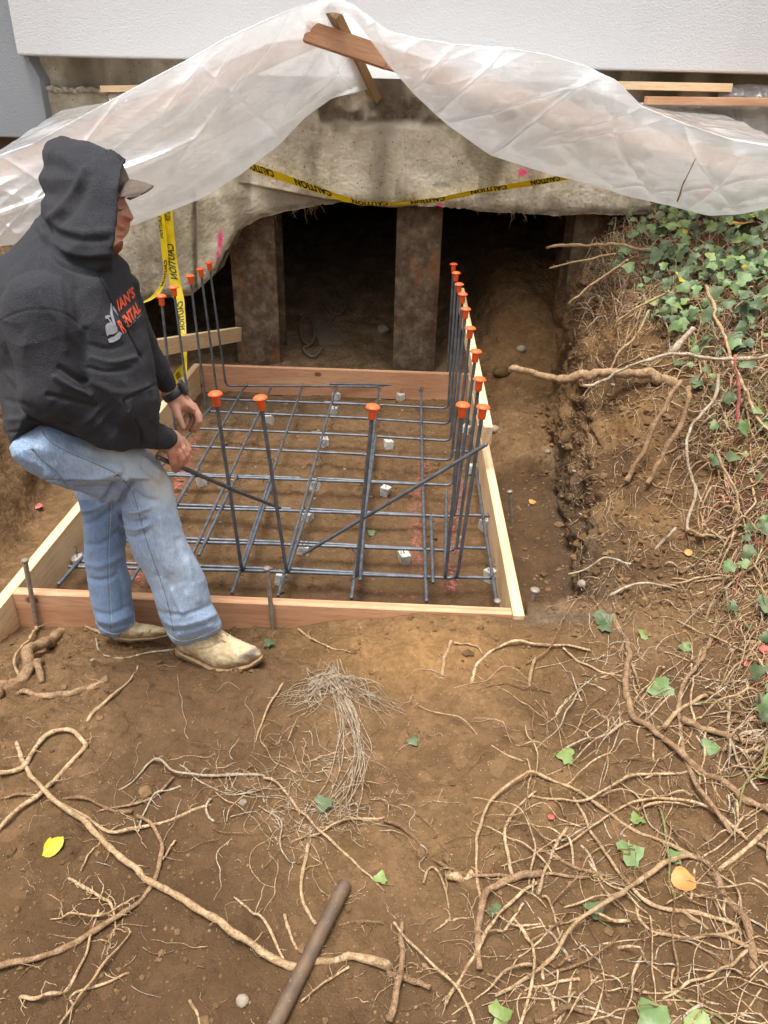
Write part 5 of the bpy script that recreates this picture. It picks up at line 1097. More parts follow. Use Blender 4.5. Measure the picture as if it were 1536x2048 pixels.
# stems
for k in range(2700):
    for _ in range(50):
        px, py = rnd.uniform(1170, 1900), rnd.uniform(405, 1700)
        if region(min(px, 1536), py) > 0 and rnd.random() < np.interp(py, [400, 700, 1000, 1560], [1, .85, .8, .75]): break
    a = rnd.choice([rnd.gauss(math.pi, .5), rnd.gauss(math.pi*.5, .6), rnd.gauss(2.4, .5), rnd.gauss(.3, .5)]); L_ = rnd.uniform(40, 170); pts = [(px, py)]; n = 6
    for s_ in range(n): a += rnd.gauss(0, .32); pts.append((pts[-1][0]+math.cos(a)*L_/n, pts[-1][1]+math.sin(a)*L_/n))
    ok = [p for p in pts if p[1] > np.interp(p[0], [1100, 1250, 1330, 1420, 1536], [432, 408, 404, 434, 426]) and p[0] > 1150]
    if len(ok) < 4: continue
    G = on_ground(ok, .002, rnd.uniform(.0, .09), k*1.3); dz = np.abs(np.diff(np.linalg.norm(G-CAM, axis=1)))
    if dz.max() > .45: continue
    r_ = rnd.choice([.0014, .0018, .0022, .003, .0042]); m_ = rnd.choice([5, 5, 5, 5, 5, 6, 6, 9, 9, 5, 5, 6, 9, 7, 8])
    if m_ == 7: r_ = .0016
    ptube(mb, G, r_, r_*.6, 5, k*1.9, m_)
for k in range(260):   # the brush of bare pale stems at the upper left of the bank
    px, py = rnd.uniform(1190, 1370), rnd.uniform(425, 640); a = rnd.gauss(math.pi, .45) if rnd.random() < .7 else rnd.gauss(2.2, .5); L_ = rnd.uniform(40, 150); pts = [(px, py)]
    for s_ in range(6): a += rnd.gauss(0, .28); pts.append((pts[-1][0]+math.cos(a)*L_/6, pts[-1][1]+math.sin(a)*L_/6))
    pts = [p for p in pts if p[1] > np.interp(p[0], [1100, 1250, 1330], [436, 412, 408]) and p[0] > 1110]
    if len(pts) < 4: continue
    G = on_ground(pts, .002, rnd.uniform(.03, .16), k*1.7)
    if np.abs(np.diff(np.linalg.norm(G-CAM, axis=1))).max() > .5: continue
    ptube(mb, G, rnd.choice([.0014, .002, .003]), .001, 5, k*1.9, rnd.choice([5, 5, 9, 9, 6]))
me = mb.mesh('ivy_mat')
link('ivy_mat', me, [M[m] for m in mats], None, 'tangled mat of ivy leaves and bare stems covering the right bank', 'ivy', kind='stuff')
# hanging fringe and rootlets over the soil face of the bank
mb = MB()
for k in range(900):
    px = rnd.uniform(1120, 1460); py = rnd.uniform(520, 1240)
    if px < np.interp(py, [520, 900, 1240], [1130, 1115, 1160])+10: continue
    a = rnd.gauss(math.pi*.55, .8); L_ = rnd.uniform(12, 75); pts = [(px, py)]
    for s_ in range(5): a += rnd.gauss(0, .4); pts.append((pts[-1][0]+math.cos(a)*L_/5, pts[-1][1]+math.sin(a)*L_/5))
    G = on_ground(pts, .001, rnd.uniform(0, .03), k*2.1)
    if np.abs(np.diff(np.linalg.norm(G-CAM, axis=1))).max() > .2: continue
    ptube(mb, G, rnd.choice([.0007, .0011, .0018]), .0005, 4, k, rnd.choice([0, 0, 1]))
link('bank_rootlets', mb.mesh('bank_rootlets'), [M['root'], M['root_dark']], None, 'fine rootlets hanging from the cut soil of the right bank', 'rootlets', kind='stuff')
# fine rootlets strewn over the ground
mb = MB()
for k in range(560):
    px = rnd.uniform(-10, 1546)
    py = 1235+830*rnd.random()
    if k % 3 == 0: px, py = rnd.gauss(1250, 190), rnd.uniform(1500, 2060)
    if k % 7 == 0: px, py = rnd.gauss(920, 130), rnd.uniform(1850, 2060)
    a = rnd.uniform(0, 6.28); L_ = rnd.choice([10, 18, 30, 60, 110])*rnd.uniform(.7, 1.3); pts = [(px, py)]
    for s_ in range(7): a += rnd.gauss(0, .5); pts.append((pts[-1][0]+math.cos(a)*L_/7, pts[-1][1]+math.sin(a)*L_/7*.8))
    if min(p[1] for p in pts) < 1232: continue
    G = on_ground(pts, .0008, rnd.uniform(0, .015), k*1.1)
    ptube(mb, G, rnd.choice([.0006, .0008, .0011]), .0004, 4, k, rnd.choice([0, 0, 1, 2]))
for k in range(150):
    p = (rnd.uniform(1150, 1560), rnd.uniform(1180, 1500)); a = rnd.uniform(0, 6.28); L_ = rnd.uniform(30, 130); pts = [p]
    for s_ in range(6): a += rnd.gauss(0, .35); pts.append((pts[-1][0]+math.cos(a)*L_/6, pts[-1][1]+math.sin(a)*L_/6*.8))
    if min(p[1] for p in pts) < 1175: continue
    G = on_ground(pts, .001, rnd.uniform(0, .04), k*1.1)
    if np.abs(np.diff(np.linalg.norm(G-CAM, axis=1))).max() > .2: continue
    ptube(mb, G, rnd.choice([.001, .0016, .0024]), .0007, 5, k, rnd.choice([0, 0, 1, 2]))
for k in range(230):
    p = (1560-520*rnd.random()**1.4, rnd.uniform(1330, 2070)); a = rnd.uniform(0, 6.28); L_ = rnd.uniform(60, 260); pts = [p]
    for s_ in range(7): a += rnd.gauss(0, .3); pts.append((pts[-1][0]+math.cos(a)*L_/7, pts[-1][1]+math.sin(a)*L_/7*.85))
    G = on_ground(pts, .001, rnd.uniform(0, .06), k*1.1)
    if np.abs(np.diff(np.linalg.norm(G-CAM, axis=1))).max() > .2: continue
    ptube(mb, G, rnd.choice([.0012, .0018, .0026, .0034]), .0009, 6, k, rnd.choice([0, 0, 0, 1, 2]))
for k in range(130):
    p = (rnd.gauss(600, 105), rnd.uniform(1470, 1700)); a = rnd.uniform(0, 6.28); L_ = rnd.uniform(40, 190); pts = [p]
    for s_ in range(8): a += rnd.gauss(0, .5); pts.append((pts[-1][0]+math.cos(a)*L_/8, pts[-1][1]+math.sin(a)*L_/8*.8))
    ptube(mb, on_ground(pts, .001, rnd.uniform(0, .03), k*1.1), rnd.choice([.0007, .001, .0015]), .0005, 5, k, rnd.choice([0, 2, 2, 1]))
link('fine_rootlets', mb.mesh('fine_rootlets'), [M['root'], M['root_dark'], M['root_grey']], None, 'fine rootlets strewn over the trodden soil', 'rootlets', kind='stuff')
# soil crumbs, clods and pebbles
ico = bmesh.new(); bmesh.ops.create_icosphere(ico, subdivisions=1, radius=1); IV = np.array([v.co[:] for v in ico.verts]); IF = [[v.index for v in f.verts] for f in ico.faces]
ico2 = bmesh.new(); bmesh.ops.create_icosphere(ico2, subdivisions=2, radius=1); IV2 = np.array([v.co[:] for v in ico2.verts]); IF2 = [[v.index for v in f.verts] for f in ico2.faces]
def crumbs(name, n, picker, size, mats_, mi, label, cat):
    Vs = []; Fs = []; Ms = []; off = 0; k = 0
    while k < n:
        pk3 = picker(); x, y = pk3[0], pk3[1]
        if FX0-.05 < x < FX1+.05 and FY0-.05 < y < FY0+.01: k += 1; continue
        z = pk3[2] if len(pk3) > 2 else gz(x, y); r = size()
        a, f = (IV2, IF2) if r > .006 else (IV, IF)
        q = a*(1+.42*vn(a*1.7+k*3.3)+.2*vn(a*4.1+k))[:, None]*np.array([rnd.uniform(.8, 1.3), rnd.uniform(.8, 1.2), rnd.uniform(.5, .85)])*r; t_ = rnd.uniform(0, 6.28); c_, s_ = math.cos(t_), math.sin(t_)
        q = q@np.array([[c_, -s_, 0], [s_, c_, 0], [0, 0, 1]]).T+np.array([x, y, z+r*.22]); Vs.append(q); Fs += [[i+off for i in g] for g in f]; Ms += [mi()]*len(f); off += len(a); k += 1
    me = mesh(name, np.concatenate(Vs), np.array(Fs), False, Ms); return link(name, me, mats_, None, label, cat, kind='stuff')
def pick_near():
    u = rnd.random()
    if u < .55: a = gnd(rnd.uniform(-20, 1556), rnd.uniform(1240, 2060)); return a[0], a[1]
    if u < .72: return rnd.gauss(.75, .3), rnd.gauss(1.9, .16)
    if u < .85: return rnd.gauss(-1.1, .25), rnd.gauss(1.85, .10)
    return rnd.uniform(-1.2, 1.0), rnd.gauss(1.93, .05)
crumbs('soil_crumbs', 3600, pick_near, lambda: min(.02, .0016*math.exp(rnd.gauss(.25, .62))), [M['crumb'], M['stone']], lambda: 0 if rnd.random() < .985 else 1, 'crumbs and small clods scattered on the near ground', 'soil crumbs')
def pick_pit():
    u = rnd.random()
    if u < .55: return rnd.uniform(FX0, FX1), rnd.uniform(FY0+.02, FY1)
    if u < .85: y = rnd.uniform(2.1, 4.4); return foot_r(y)+rnd.gauss(-.10, .10), y
    return rnd.uniform(-1.1, .6), rnd.uniform(4.4, 5.2)
crumbs('pit_crumbs', 2600, pick_pit, lambda: min(.02, .0022*math.exp(rnd.gauss(.25, .6))), [M['crumb'], M['stone']], lambda: 0 if rnd.random() < .93 else 1, 'gravel and crumbs on the pit and trench floor', 'gravel')
def pick_bank():
    py = rnd.uniform(560, 1230); px = rnd.uniform(float(np.interp(py, [560, 900, 1230], [1150, 1110, 1160])), 1480); p = gnd(px, py); return p[0], p[1], p[2]
crumbs('bank_crumbs', 2600, pick_bank, lambda: min(.02, .0026*math.exp(rnd.gauss(.35, .6))), [M['crumb'], M['stone']], lambda: 0 if rnd.random() < .985 else 1, 'lumps and pebbles sticking out of the cut bank face', 'soil crumbs')
for px, py, r, lab_ in ((985, 862, .034, 'round stone beside the kicker board end'), (1003, 748, .05, 'rounded lump of rock in the soil behind the right row'), (1095, 905, .016, 'small stone at the foot of the bank, upper one'), (485, 2003, .012, 'yellowish pebble at the bottom left of the pipe'), (1165, 1170, .02, 'pale stone at the near end of the trench'), (766, 662, .045, 'grey stone beside the middle steel post'), (1043, 700, .03, 'stone in the dirt slope right of the kicker board'), (478, 1322, .022, 'clod of soil under the boot toe')):
    p = gnd(px, py); q = IV2*(1+.2*vn(IV2*1.5+r*900)+.06*vn(IV2*4+r*50))[:, None]*np.array([1.1, 1, .8])*r
    link('stone', mesh('stone', q+p+[0, 0, r*.2], np.array(IF2)), M['crumb'] if 'clod' in lab_ or 'lump' in lab_ else M['stone'], None, lab_, 'stone' if 'clod' not in lab_ else 'clod')
# things left in the crawl space
t = NT('dusty_hose'); M['hose'] = t.fin(t.mix(t.noise(30), srgb(120, 108, 92), srgb(92, 80, 66)), .8); M['plate'] = mk_simple('dusty_plate', srgb(112, 98, 80), .9, 30, .5)
mb = MB(); pts = [at_z(560+a/6.4, 560+b/6.4, .02) for a, b in [(540, 720), (440, 795), (330, 770), (280, 720), (380, 710), (450, 620), (420, 520), (330, 480), (250, 540), (270, 640), (350, 700), (440, 640), (520, 570), (620, 545), (700, 500), (740, 420), (690, 340), (600, 330), (550, 400), (620, 470), (760, 490), (850, 440), (830, 370), (760, 340)]]
pts = np.array(pts); 
Q = chaikin(pts, 3)
for q in Q: q[2] = gz(q[0], q[1])+.016
mb.tube(resample(Q, 260), .009, 8); link('hose', mb.mesh('hose'), M['hose'], None, 'dusty coiled hose on the dark soil under the building', 'hose')
pc = at_z(655, 655, .03); zz_ = gz(pc[0], pc[1])
mb = MB(); mb.box((0, 0, 0), (.17, .34, .02)); me = bevel_me(mb.mesh('scrap_board', False), .003, 2); o = link('scrap_board', me, M['plate'], None, 'flat dusty board under the hose in the crawl space', 'scrap board'); o.location = (pc[0], pc[1]+.05, zz_+.012); o.rotation_euler = (.15, 0, .22)

# ================================================================ THE MAN
def surfnet(phi):
    s = phi < 0; nx, ny, nz = phi.shape
    c = np.zeros((nx-1, ny-1, nz-1), np.int8)
    for i in (0, 1):
        for j in (0, 1):
            for k in (0, 1): c += s[i:nx-1+i, j:ny-1+j, k:nz-1+k]
    act = (c > 0) & (c < 8); idx = -np.ones(act.shape, np.int64); I = np.argwhere(act); idx[act] = np.arange(len(I))
    cs = [(0, 0, 0), (1, 0, 0), (0, 1, 0), (1, 1, 0), (0, 0, 1), (1, 0, 1), (0, 1, 1), (1, 1, 1)]
    val = [phi[I[:, 0]+a, I[:, 1]+b, I[:, 2]+d] for a, b, d in cs]
    acc = np.zeros((len(I), 3)); cnt = np.zeros(len(I))
    for a in range(8):
        for b in range(a+1, 8):
            if sum(abs(np.array(cs[a])-np.array(cs[b]))) != 1: continue
            m = (val[a] < 0) != (val[b] < 0); t = val[a]/(val[a]-val[b]+1e-12)
            p = np.array(cs[a])[None]+t[:, None]*(np.array(cs[b])-np.array(cs[a]))[None]; acc[m] += p[m]; cnt[m] += 1
    V = I+acc/np.maximum(cnt, 1)[:, None]; F = []
    for ax in range(3):
        sl0 = [slice(None)]*3; sl1 = [slice(None)]*3; sl0[ax] = slice(0, -1); sl1[ax] = slice(1, None)
        e = s[tuple(sl0)] != s[tuple(sl1)]; E_ = np.argwhere(e); b, d = [(1, 2), (2, 0), (0, 1)][ax]
        ok = (E_[:, b] > 0) & (E_[:, d] > 0) & (E_[:, b] < phi.shape[b]-1) & (E_[:, d] < phi.shape[d]-1); E_ = E_[ok]
        def g(ob, od): q = E_.copy(); q[:, b] -= ob; q[:, d] -= od; return idx[q[:, 0], q[:, 1], q[:, 2]]
        Q = np.stack([g(1, 1), g(0, 1), g(0, 0), g(1, 0)], 1)
        fl = ~s[E_[:, 0], E_[:, 1], E_[:, 2]]; Q[fl] = Q[fl][:, ::-1]; F.append(Q)
    F = np.concatenate(F); return V, F[(F >= 0).all(1)]
class Vol:                                            # a field sampled over (column, row, depth) cells, mapped to real world points
    def __init__(s, x0, x1, y0, y1, z0, z1, st, dz):
        s.x = np.arange(x0, x1+st, st, dtype=np.float32); s.y = np.arange(y0, y1+st, st, dtype=np.float32); s.z = np.arange(z0, z1+dz, dz, dtype=np.float32)
        s.X2, s.Y2 = np.meshgrid(s.x, s.y, indexing='ij')
        D = (FW[None, None]+RT*((s.X2[..., None]-768)/FPX)-UP*((s.Y2[..., None]-1024)/FPX)).astype(np.float32)
        s.P = (CAM.astype(np.float32)+D[:, :, None, :]*s.z[None, None, :, None]).astype(np.float32)
        s.phi = np.full(s.P.shape[:3], 9.0, np.float32)
    def cone(s, a, b, ra, rb):
        a = cp(*a).astype(np.float32); b = cp(*b).astype(np.float32); d = b-a; q = s.P-a; t = np.clip(q@d/(d@d), 0, 1)
        return np.linalg.norm(q-t[..., None]*d, axis=-1)-(ra+(rb-ra)*t)
    def ell(s, c, r):
        c = cp(*c); q = (s.P-c.astype(np.float32)); x = q@RT.astype(np.float32)/r[0]; y = q@UP.astype(np.float32)/r[1]; z = q@FW.astype(np.float32)/r[2]
        k = np.sqrt(x*x+y*y+z*z); return (k-1)*min(r)
    def poly(s, pts, Rm, zc, thin=0.0, soft=None):
        pts = np.array(pts, float); X, Y = s.X2.astype(float), s.Y2.astype(float); d = np.full(X.shape, 1e9); inside = np.zeros(X.shape, bool)
        for i in range(len(pts)):
            a, b = pts[i], pts[(i+1) % len(pts)]; e = b-a; t = np.clip(((X-a[0])*e[0]+(Y-a[1])*e[1])/(e@e+1e-9), 0, 1)
            d = np.minimum(d, np.hypot(X-a[0]-t*e[0], Y-a[1]-t*e[1]))
            c = ((a[1] > Y) != (b[1] > Y)) & (X < (b[0]-a[0])*(Y-a[1])/(b[1]-a[1]+1e-9)+a[0]); inside ^= c
        Zc = zc(X, Y) if callable(zc) else np.full(X.shape, zc); m = d*Zc/FPX; r_ = Rm(X, Y) if callable(Rm) else Rm
        u = np.clip(m/r_, 0, 1); w_ = r_*np.sqrt(1-(1-u)**2)+thin
        dz = np.abs(s.z[None, None]-Zc[..., None]); ins = dz-w_[..., None]; outs = np.sqrt(dz**2+(m**2)[..., None])
        return np.where(inside[..., None], ins, outs).astype(np.float32)
    def uni(s, f, k=0.0):
        if k <= 0: s.phi = np.minimum(s.phi, f); return
        h = np.clip(.5+.5*(f-s.phi)/k, 0, 1); s.phi = f*(1-h)+s.phi*h-k*h*(1-h)
    def out(s, smooth=2):
        V, F = surfnet(s.phi)
        px = s.x[0]+V[:, 0]*(s.x[1]-s.x[0]); py = s.y[0]+V[:, 1]*(s.y[1]-s.y[0]); z = s.z[0]+V[:, 2]*(s.z[1]-s.z[0])
        W_ = CAM+(FW+RT*((px-768)/FPX)[:, None]-UP*((py-1024)/FPX)[:, None])*z[:, None]
        for _ in range(smooth): W_ = lap(W_, F, .5)
        # wind outwards
        return W_, F
def lap(V, F, w_):
    e = np.concatenate([F[:, [0, 1]], F[:, [1, 2]], F[:, [2, 3]], F[:, [3, 0]]]); e = np.concatenate([e, e[:, ::-1]])
    S = np.zeros_like(V); np.add.at(S, e[:, 0], V[e[:, 1]]); c = np.bincount(e[:, 0], minlength=len(V))[:, None]; return V*(1-w_)+w_*S/np.maximum(c, 1)
def normals(V, F):
    n = np.cross(V[F[:, 2]]-V[F[:, 0]], V[F[:, 3]]-V[F[:, 1]]); N = np.zeros_like(V)
    for k in range(4): np.add.at(N, F[:, k], n)
    return N/(np.linalg.norm(N, axis=1)[:, None]+1e-12)
def orient(V, F):
    v0 = (np.cross(V[F[:, 1]]-V[F[:, 0]], V[F[:, 2]]-V[F[:, 0]])*V[F[:, 0]]).sum(); v1 = (np.cross(V[F[:, 2]]-V[F[:, 0]], V[F[:, 3]]-V[F[:, 0]])*V[F[:, 0]]).sum()
    return F if v0+v1 > 0 else F[:, ::-1]
def pdist(px, py, pts):
    d = np.full(px.shape, 1e9)
    for a, b in zip(pts[:-1], pts[1:]):
        e = np.array(b, float)-a; t = np.clip(((px-a[0])*e[0]+(py-a[1])*e[1])/(e@e+1e-9), 0, 1); d = np.minimum(d, np.hypot(px-a[0]-t*e[0], py-a[1]-t*e[1]))
    return d
def creases(V, F, items, zmax=None):
    N = normals(V, F); px, py, Z_ = pix(V); face = np.clip(-(N*((V-CAM)/np.linalg.norm(V-CAM, axis=1)[:, None])).sum(1)*2, 0, 1)
    disp = np.zeros(len(V))
    for pts, wd, amp in items:
        d = pdist(px, py, chaikin(pts, 2)); disp += amp*np.exp(-(d/wd)**2)
    if zmax is not None: disp *= (Z_ < zmax)
    return V+N*(disp*face)[:, None]

# ---- materials of the man
def mk_skin():
    t = NT('skin'); n = t.noise(30, 4, .6); n2 = t.noise(220, 3, .6)
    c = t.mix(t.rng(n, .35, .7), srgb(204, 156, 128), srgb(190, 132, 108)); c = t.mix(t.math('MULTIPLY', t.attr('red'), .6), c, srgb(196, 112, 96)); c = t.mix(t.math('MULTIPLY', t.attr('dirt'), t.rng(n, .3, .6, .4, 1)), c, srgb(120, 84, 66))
    return t.fin(c, .55, t.bump(n2, .0012, .5), Subsurface_Weight=.08, Subsurface_Radius=(.01, .004, .002))
def mk_fleece():
    t = NT('charcoal_fleece'); n = t.noise(420, 3, .7); n2 = t.noise(22, 4, .65); n1 = t.noise(5, 4, .6)
    c = t.mix(t.rng(n, .3, .7), srgb(32, 32, 36), srgb(64, 64, 69)); c = t.mix(t.rng(n1, .45, .75, 0, .3), c, srgb(60, 58, 58)); c = t.mix(t.rng(n2, .6, .8, 0, .2), c, srgb(76, 73, 70))
    v = t.voro(60); c = t.mix(t.math('MULTIPLY', t.math('LESS_THAN', v, .05), .5), c, srgb(150, 140, 125))
    return t.fin(c, .95, t.bump(t.math('ADD', n, t.math('MULTIPLY', n2, 1.6)), .003, .9), Specular_IOR_Level=.1, Sheen_Weight=.06, Sheen_Roughness=.6)
def mk_denim():
    t = NT('faded_denim'); n = t.noise(350, 3, .7, vec=t.map((1, 1, .12))); nb = t.noise(350, 3, .7, vec=t.map((.3, .3, 1))); n1 = t.noise(6, 5, .6); n2 = t.noise(28, 4, .6)
    c = t.mix(t.rng(n1, .35, .7), srgb(116, 142, 176), srgb(162, 184, 212))
    c = t.mix(t.rng(n, .4, .65, 0, .55), c, srgb(198, 208, 220)); c = t.mix(t.rng(nb, .5, .75, 0, .35), c, srgb(86, 112, 150))
    c = t.mix(t.math('MULTIPLY', t.attr('fade'), t.rng(n2, .25, .6, .55, 1)), c, srgb(216, 223, 224))
    c = t.mix(t.math('MULTIPLY', t.attr('dirt'), t.rng(n2, .35, .6, .3, 1)), c, srgb(172, 160, 134))
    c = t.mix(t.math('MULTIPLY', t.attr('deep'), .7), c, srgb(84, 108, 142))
    return t.fin(c, .9, t.bump(t.math('ADD', n, t.math('MULTIPLY', n2, 1.2)), .003, .9), Specular_IOR_Level=.15, Sheen_Weight=.1)
def mk_suede():
    t = NT('tan_suede'); n = t.noise(40, 5, .65); n2 = t.noise(260, 3, .7)
    c = t.mix(t.rng(n, .35, .65), srgb(206, 188, 152), srgb(172, 150, 112)); c = t.mix(t.rng(n2, .55, .75, 0, .3), c, srgb(150, 124, 90))
    c = t.mix(t.math('MULTIPLY', t.attr('worn'), t.rng(n, .3, .5, .5, 1)), c, srgb(104, 94, 84)); c = t.mix(t.math('MULTIPLY', t.attr('dirt'), t.rng(n, .3, .55, .2, 1)), c, srgb(146, 112, 76))
    return t.fin(c, .85, t.bump(t.math('ADD', n, n2), .002, .7))
M['skin'] = mk_skin(); M['fleece'] = mk_fleece(); M['denim'] = mk_denim(); M['suede'] = mk_suede()
M['sole'] = mk_simple('boot_sole', srgb(150, 126, 92), .85, 50, .6, srgb(104, 80, 54), .002)
M['cap_cloth'] = mk_simple('brown_cap_cloth', srgb(96, 84, 74), .9, 90, .5, srgb(66, 56, 50), .001)
M['watch'] = mk_simple('black_rubber', srgb(58, 60, 62), .5, 60, .3)
M['watch_face'] = mk_simple('watch_glass', srgb(84, 90, 92), .2, 60, .2)
M['beard'] = mk_simple('red_brown_beard', srgb(150, 92, 58), .9, 160, .8, srgb(92, 52, 34), .003)
M['print_orange'] = mk_simple('orange_print', srgb(238, 92, 52), .8, 150, .35, srgb(150, 60, 40))
M['print_grey'] = mk_simple('grey_print', srgb(150, 152, 160), .8, 150, .35, srgb(96, 96, 102))
M['thread'] = mk_simple('pale_thread', srgb(190, 194, 198), .9, 200, .5)
M['thread_dark'] = mk_simple('seam_denim', srgb(122, 144, 172), .9, 200, .5)  # denim blue of the raised seam lines
M['cord'] = mk_simple('black_cord', srgb(34, 34, 38), .9, 200, .4)
M['lash'] = mk_simple('dark_lash', srgb(60, 40, 34), .8)

def mkmesh(name, V, F, **at):
    F = orient(V, F); me = mesh(name, V, F)
    for k, v in at.items(): vattr(me, k, v)
    return me
# ---- body: head, hands (fine) and the hidden torso and limbs, one mesh
lay = []
v = Vol(120, 285, 300, 540, 1.62, 1.86, 1.6, .0025)
ZH = 1.74
v.uni(v.poly([(236, 352), (241, 378), (245, 392), (249, 397), (249, 403), (255, 411), (262, 425), (267.5, 436), (264, 442), (253, 443.5), (250, 449), (251, 456), (247, 460.5), (241.5, 462), (246.5, 466), (246, 471), (241, 476), (244, 485), (243, 496), (235, 505), (222, 510), (196, 508), (165, 488), (148, 450), (138, 395), (150, 345), (180, 318), (220, 322)], .072, ZH))
v.uni(v.ell((232, 432, ZH), (.028, .05, .055)), .01)
v.uni(v.cone((243, 440, ZH-.012), (243, 440, ZH+.012), .0085, .0085), .004)
v.uni(v.cone((190, 470, ZH), (178, 545, ZH+.05), .050, .046), .02)
V, F = v.out(2)
V = creases(V, F, [([(234, 417), (240, 419.5), (246, 418)], 1.3, -.0022), ([(234, 413), (240, 413.5), (247, 412)], 1.8, .0018), ([(236, 402), (246, 400)], 2.6, .003), ([(240, 421), (245, 421)], 2, .0022), ([(249, 440), (246, 447), (240, 455)], 2.0, -.0018), ([(236, 461.5), (243, 461.5)], 1.2, -.002), ([(253, 440), (257, 441)], 1.6, -.0018), ([(236, 476), (242, 477)], 2.5, -.002)])
hp = pix(V); lay.append((V, F, np.exp(-(((hp[0]-262)/9)**2+((hp[1]-434)/9)**2))+.6*np.exp(-(((hp[0]-236)/10)**2+((hp[1]-440)/14)**2)), np.zeros(len(V))))
# right hand (nearer): closed on the bar
v = Vol(318, 384, 846, 952, 1.90, 2.12, 1.05, .0018)
v.uni(v.poly([(322, 900), (333, 862), (341, 857), (356, 863), (368, 876), (373, 889), (371, 903), (361, 912), (349, 916), (338, 912)], .027, lambda x, y: 1.99+.0012*(x-340)))
v.uni(v.cone((318, 874, 1.95), (338, 884, 1.975), .027, .028), .012)
for K, A, B, C_, r in (((365, 880, 2.055), (374, 893, 2.062), (373, 908, 2.062), (366, 919, 2.058), .0098), ((367, 887, 2.033), (375.5, 900, 2.04), (372, 916, 2.045), (363, 928, 2.045), .0104),
                       ((365, 897, 2.008), (371, 909, 2.018), (366, 923, 2.03), (357, 934, 2.035), .0106), ((357, 905, 1.985), (363, 916, 1.995), (360, 929, 2.01), (351, 940, 2.025), .0106)):
    v.uni(v.cone(K, A, r*1.05, r), .004); 
    ff = np.minimum(v.cone(A, B, r, r*.92), v.cone(B, C_, r*.92, r*.8)); v.uni(ff, .0018)
th = np.minimum(v.cone((342, 903, 1.965), (346, 922, 1.985), .0125, .0112), v.cone((346, 922, 1.985), (350, 938, 2.015), .0112, .0085)); v.uni(th, .003)
V, F = v.out(1); hp = pix(V)
lay.append((V, F, .5*np.exp(-((hp[1]-915)/16)**2), sstep(922, 942, hp[1])))
# left hand (farther), reaching over the grid
v = Vol(322, 412, 768, 872, 2.05, 2.30, 1.05, .0018)
v.uni(v.poly([(330, 796), (345, 780), (362, 781), (377, 793), (390, 807), (395, 820), (388, 828), (374, 823), (366, 824), (356, 829), (346, 824), (337, 811)], .026, 2.17))
v.uni(v.cone((334, 775, 2.14), (350, 795, 2.155), .027, .028), .012)
for J, r in (([(384, 812, 2.17), (396, 829, 2.168), (399, 842, 2.17), (394, 856, 2.185)], .0105), ([(387, 812, 2.195), (398, 832, 2.20), (396, 847, 2.21), (388, 860, 2.215)], .0104),
             ([(382, 814, 2.215), (391, 834, 2.228), (388, 848, 2.235), (380, 859, 2.235)], .0098), ([(376, 814, 2.23), (382, 833, 2.245), (379, 846, 2.25), (372, 856, 2.25)], .0086)):
    ff = np.minimum(np.minimum(v.cone(J[0], J[1], r*1.05, r), v.cone(J[1], J[2], r, r*.93)), v.cone(J[2], J[3], r*.93, r*.8)); v.uni(ff, .0022)
v.uni(np.minimum(v.cone((350, 812, 2.145), (358, 836, 2.135), .0135, .0108), v.cone((358, 836, 2.135), (366, 855, 2.14), .0108, .0082)), .006)
V, F = v.out(1); hp = pix(V)
lay.append((V, F, .3*np.exp(-((hp[1]-855)/9)**2), sstep(2.19, 2.22, hp[2])*.8))  # farther fingers darkened by depth: shade painted into the skin mask
# torso, arms and legs under the clothes
v = Vol(-60, 480, 460, 1320, 1.5, 2.5, 7, .014)
for a, b, ra, rb in (((150, 600, 1.81), (150, 780, 1.88), .085, .10), ((150, 780, 1.88), (140, 880, 1.93), .10, .07), ((95, 600, 1.68), (112, 790, 1.72), .05, .04), ((112, 790, 1.72), (335, 880, 1.96), .038, .024),
                     ((215, 600, 1.97), (275, 690, 2.06), .045, .036), ((275, 690, 2.06), (345, 788, 2.15), .034, .024), ((140, 915, 1.93), (272, 948, 2.06), .042, .040), ((285, 935, 2.06), (395, 1270, 2.24), .045, .03),
                     ((140, 885, 1.94), (225, 975, 2.17), .035, .03), ((225, 975, 2.17), (214, 1050, 2.24), .030, .030), ((214, 1050, 2.24), (235, 1255, 2.37), .030, .03), ((160, 590, 1.80), (190, 480, 1.74), .05, .05), ((130, 600, 1.74), (180, 600, 1.92), .05, .05)):
    v.uni(v.cone(a, b, ra, rb), .03)
V, F = v.out(2); lay.append((V, F, np.zeros(len(V)), np.zeros(len(V))))
off = 0; VV = []; FF = []; RR = []; DD = []
for V, F, r_, d_ in lay: VV.append(V); FF.append(orient(V, F)+off); off += len(V); RR.append(r_); DD.append(d_)
me = mesh('person', np.concatenate(VV), np.concatenate(FF)); vattr(me, 'red', np.concatenate(RR)); vattr(me, 'dirt', np.concatenate(DD))  # dirt mask also carries the painted shade of the far hand
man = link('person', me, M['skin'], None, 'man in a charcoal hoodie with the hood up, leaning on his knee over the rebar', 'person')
mb = MB(); mb.tube([cp(233.5, 418.6, ZH-.060), cp(238, 420, ZH-.0575), cp(242, 420.2, ZH-.052), cp(246, 419, ZH-.044)], [.0006, .0011, .0012, .0006], 5)
link('eyelashes', mb.mesh('eyelashes'), M['lash'], man)
# beard
v = Vol(205, 256, 455, 520, 1.64, 1.84, 1.3, .0025)
v.uni(v.poly([(218, 462), (228, 470), (236, 478), (243.5, 482), (246, 489), (244, 497), (238, 505), (230, 510), (216, 512), (208, 490)], .066, ZH, .0012))
V, F = v.out(1); N = normals(V, orient(V, F)); V = V+N*(.0022*fbm(V*260, 2)+.0015*vn(V*600))[:, None]
link('beard', mkmesh('beard', V, F), M['beard'], man)
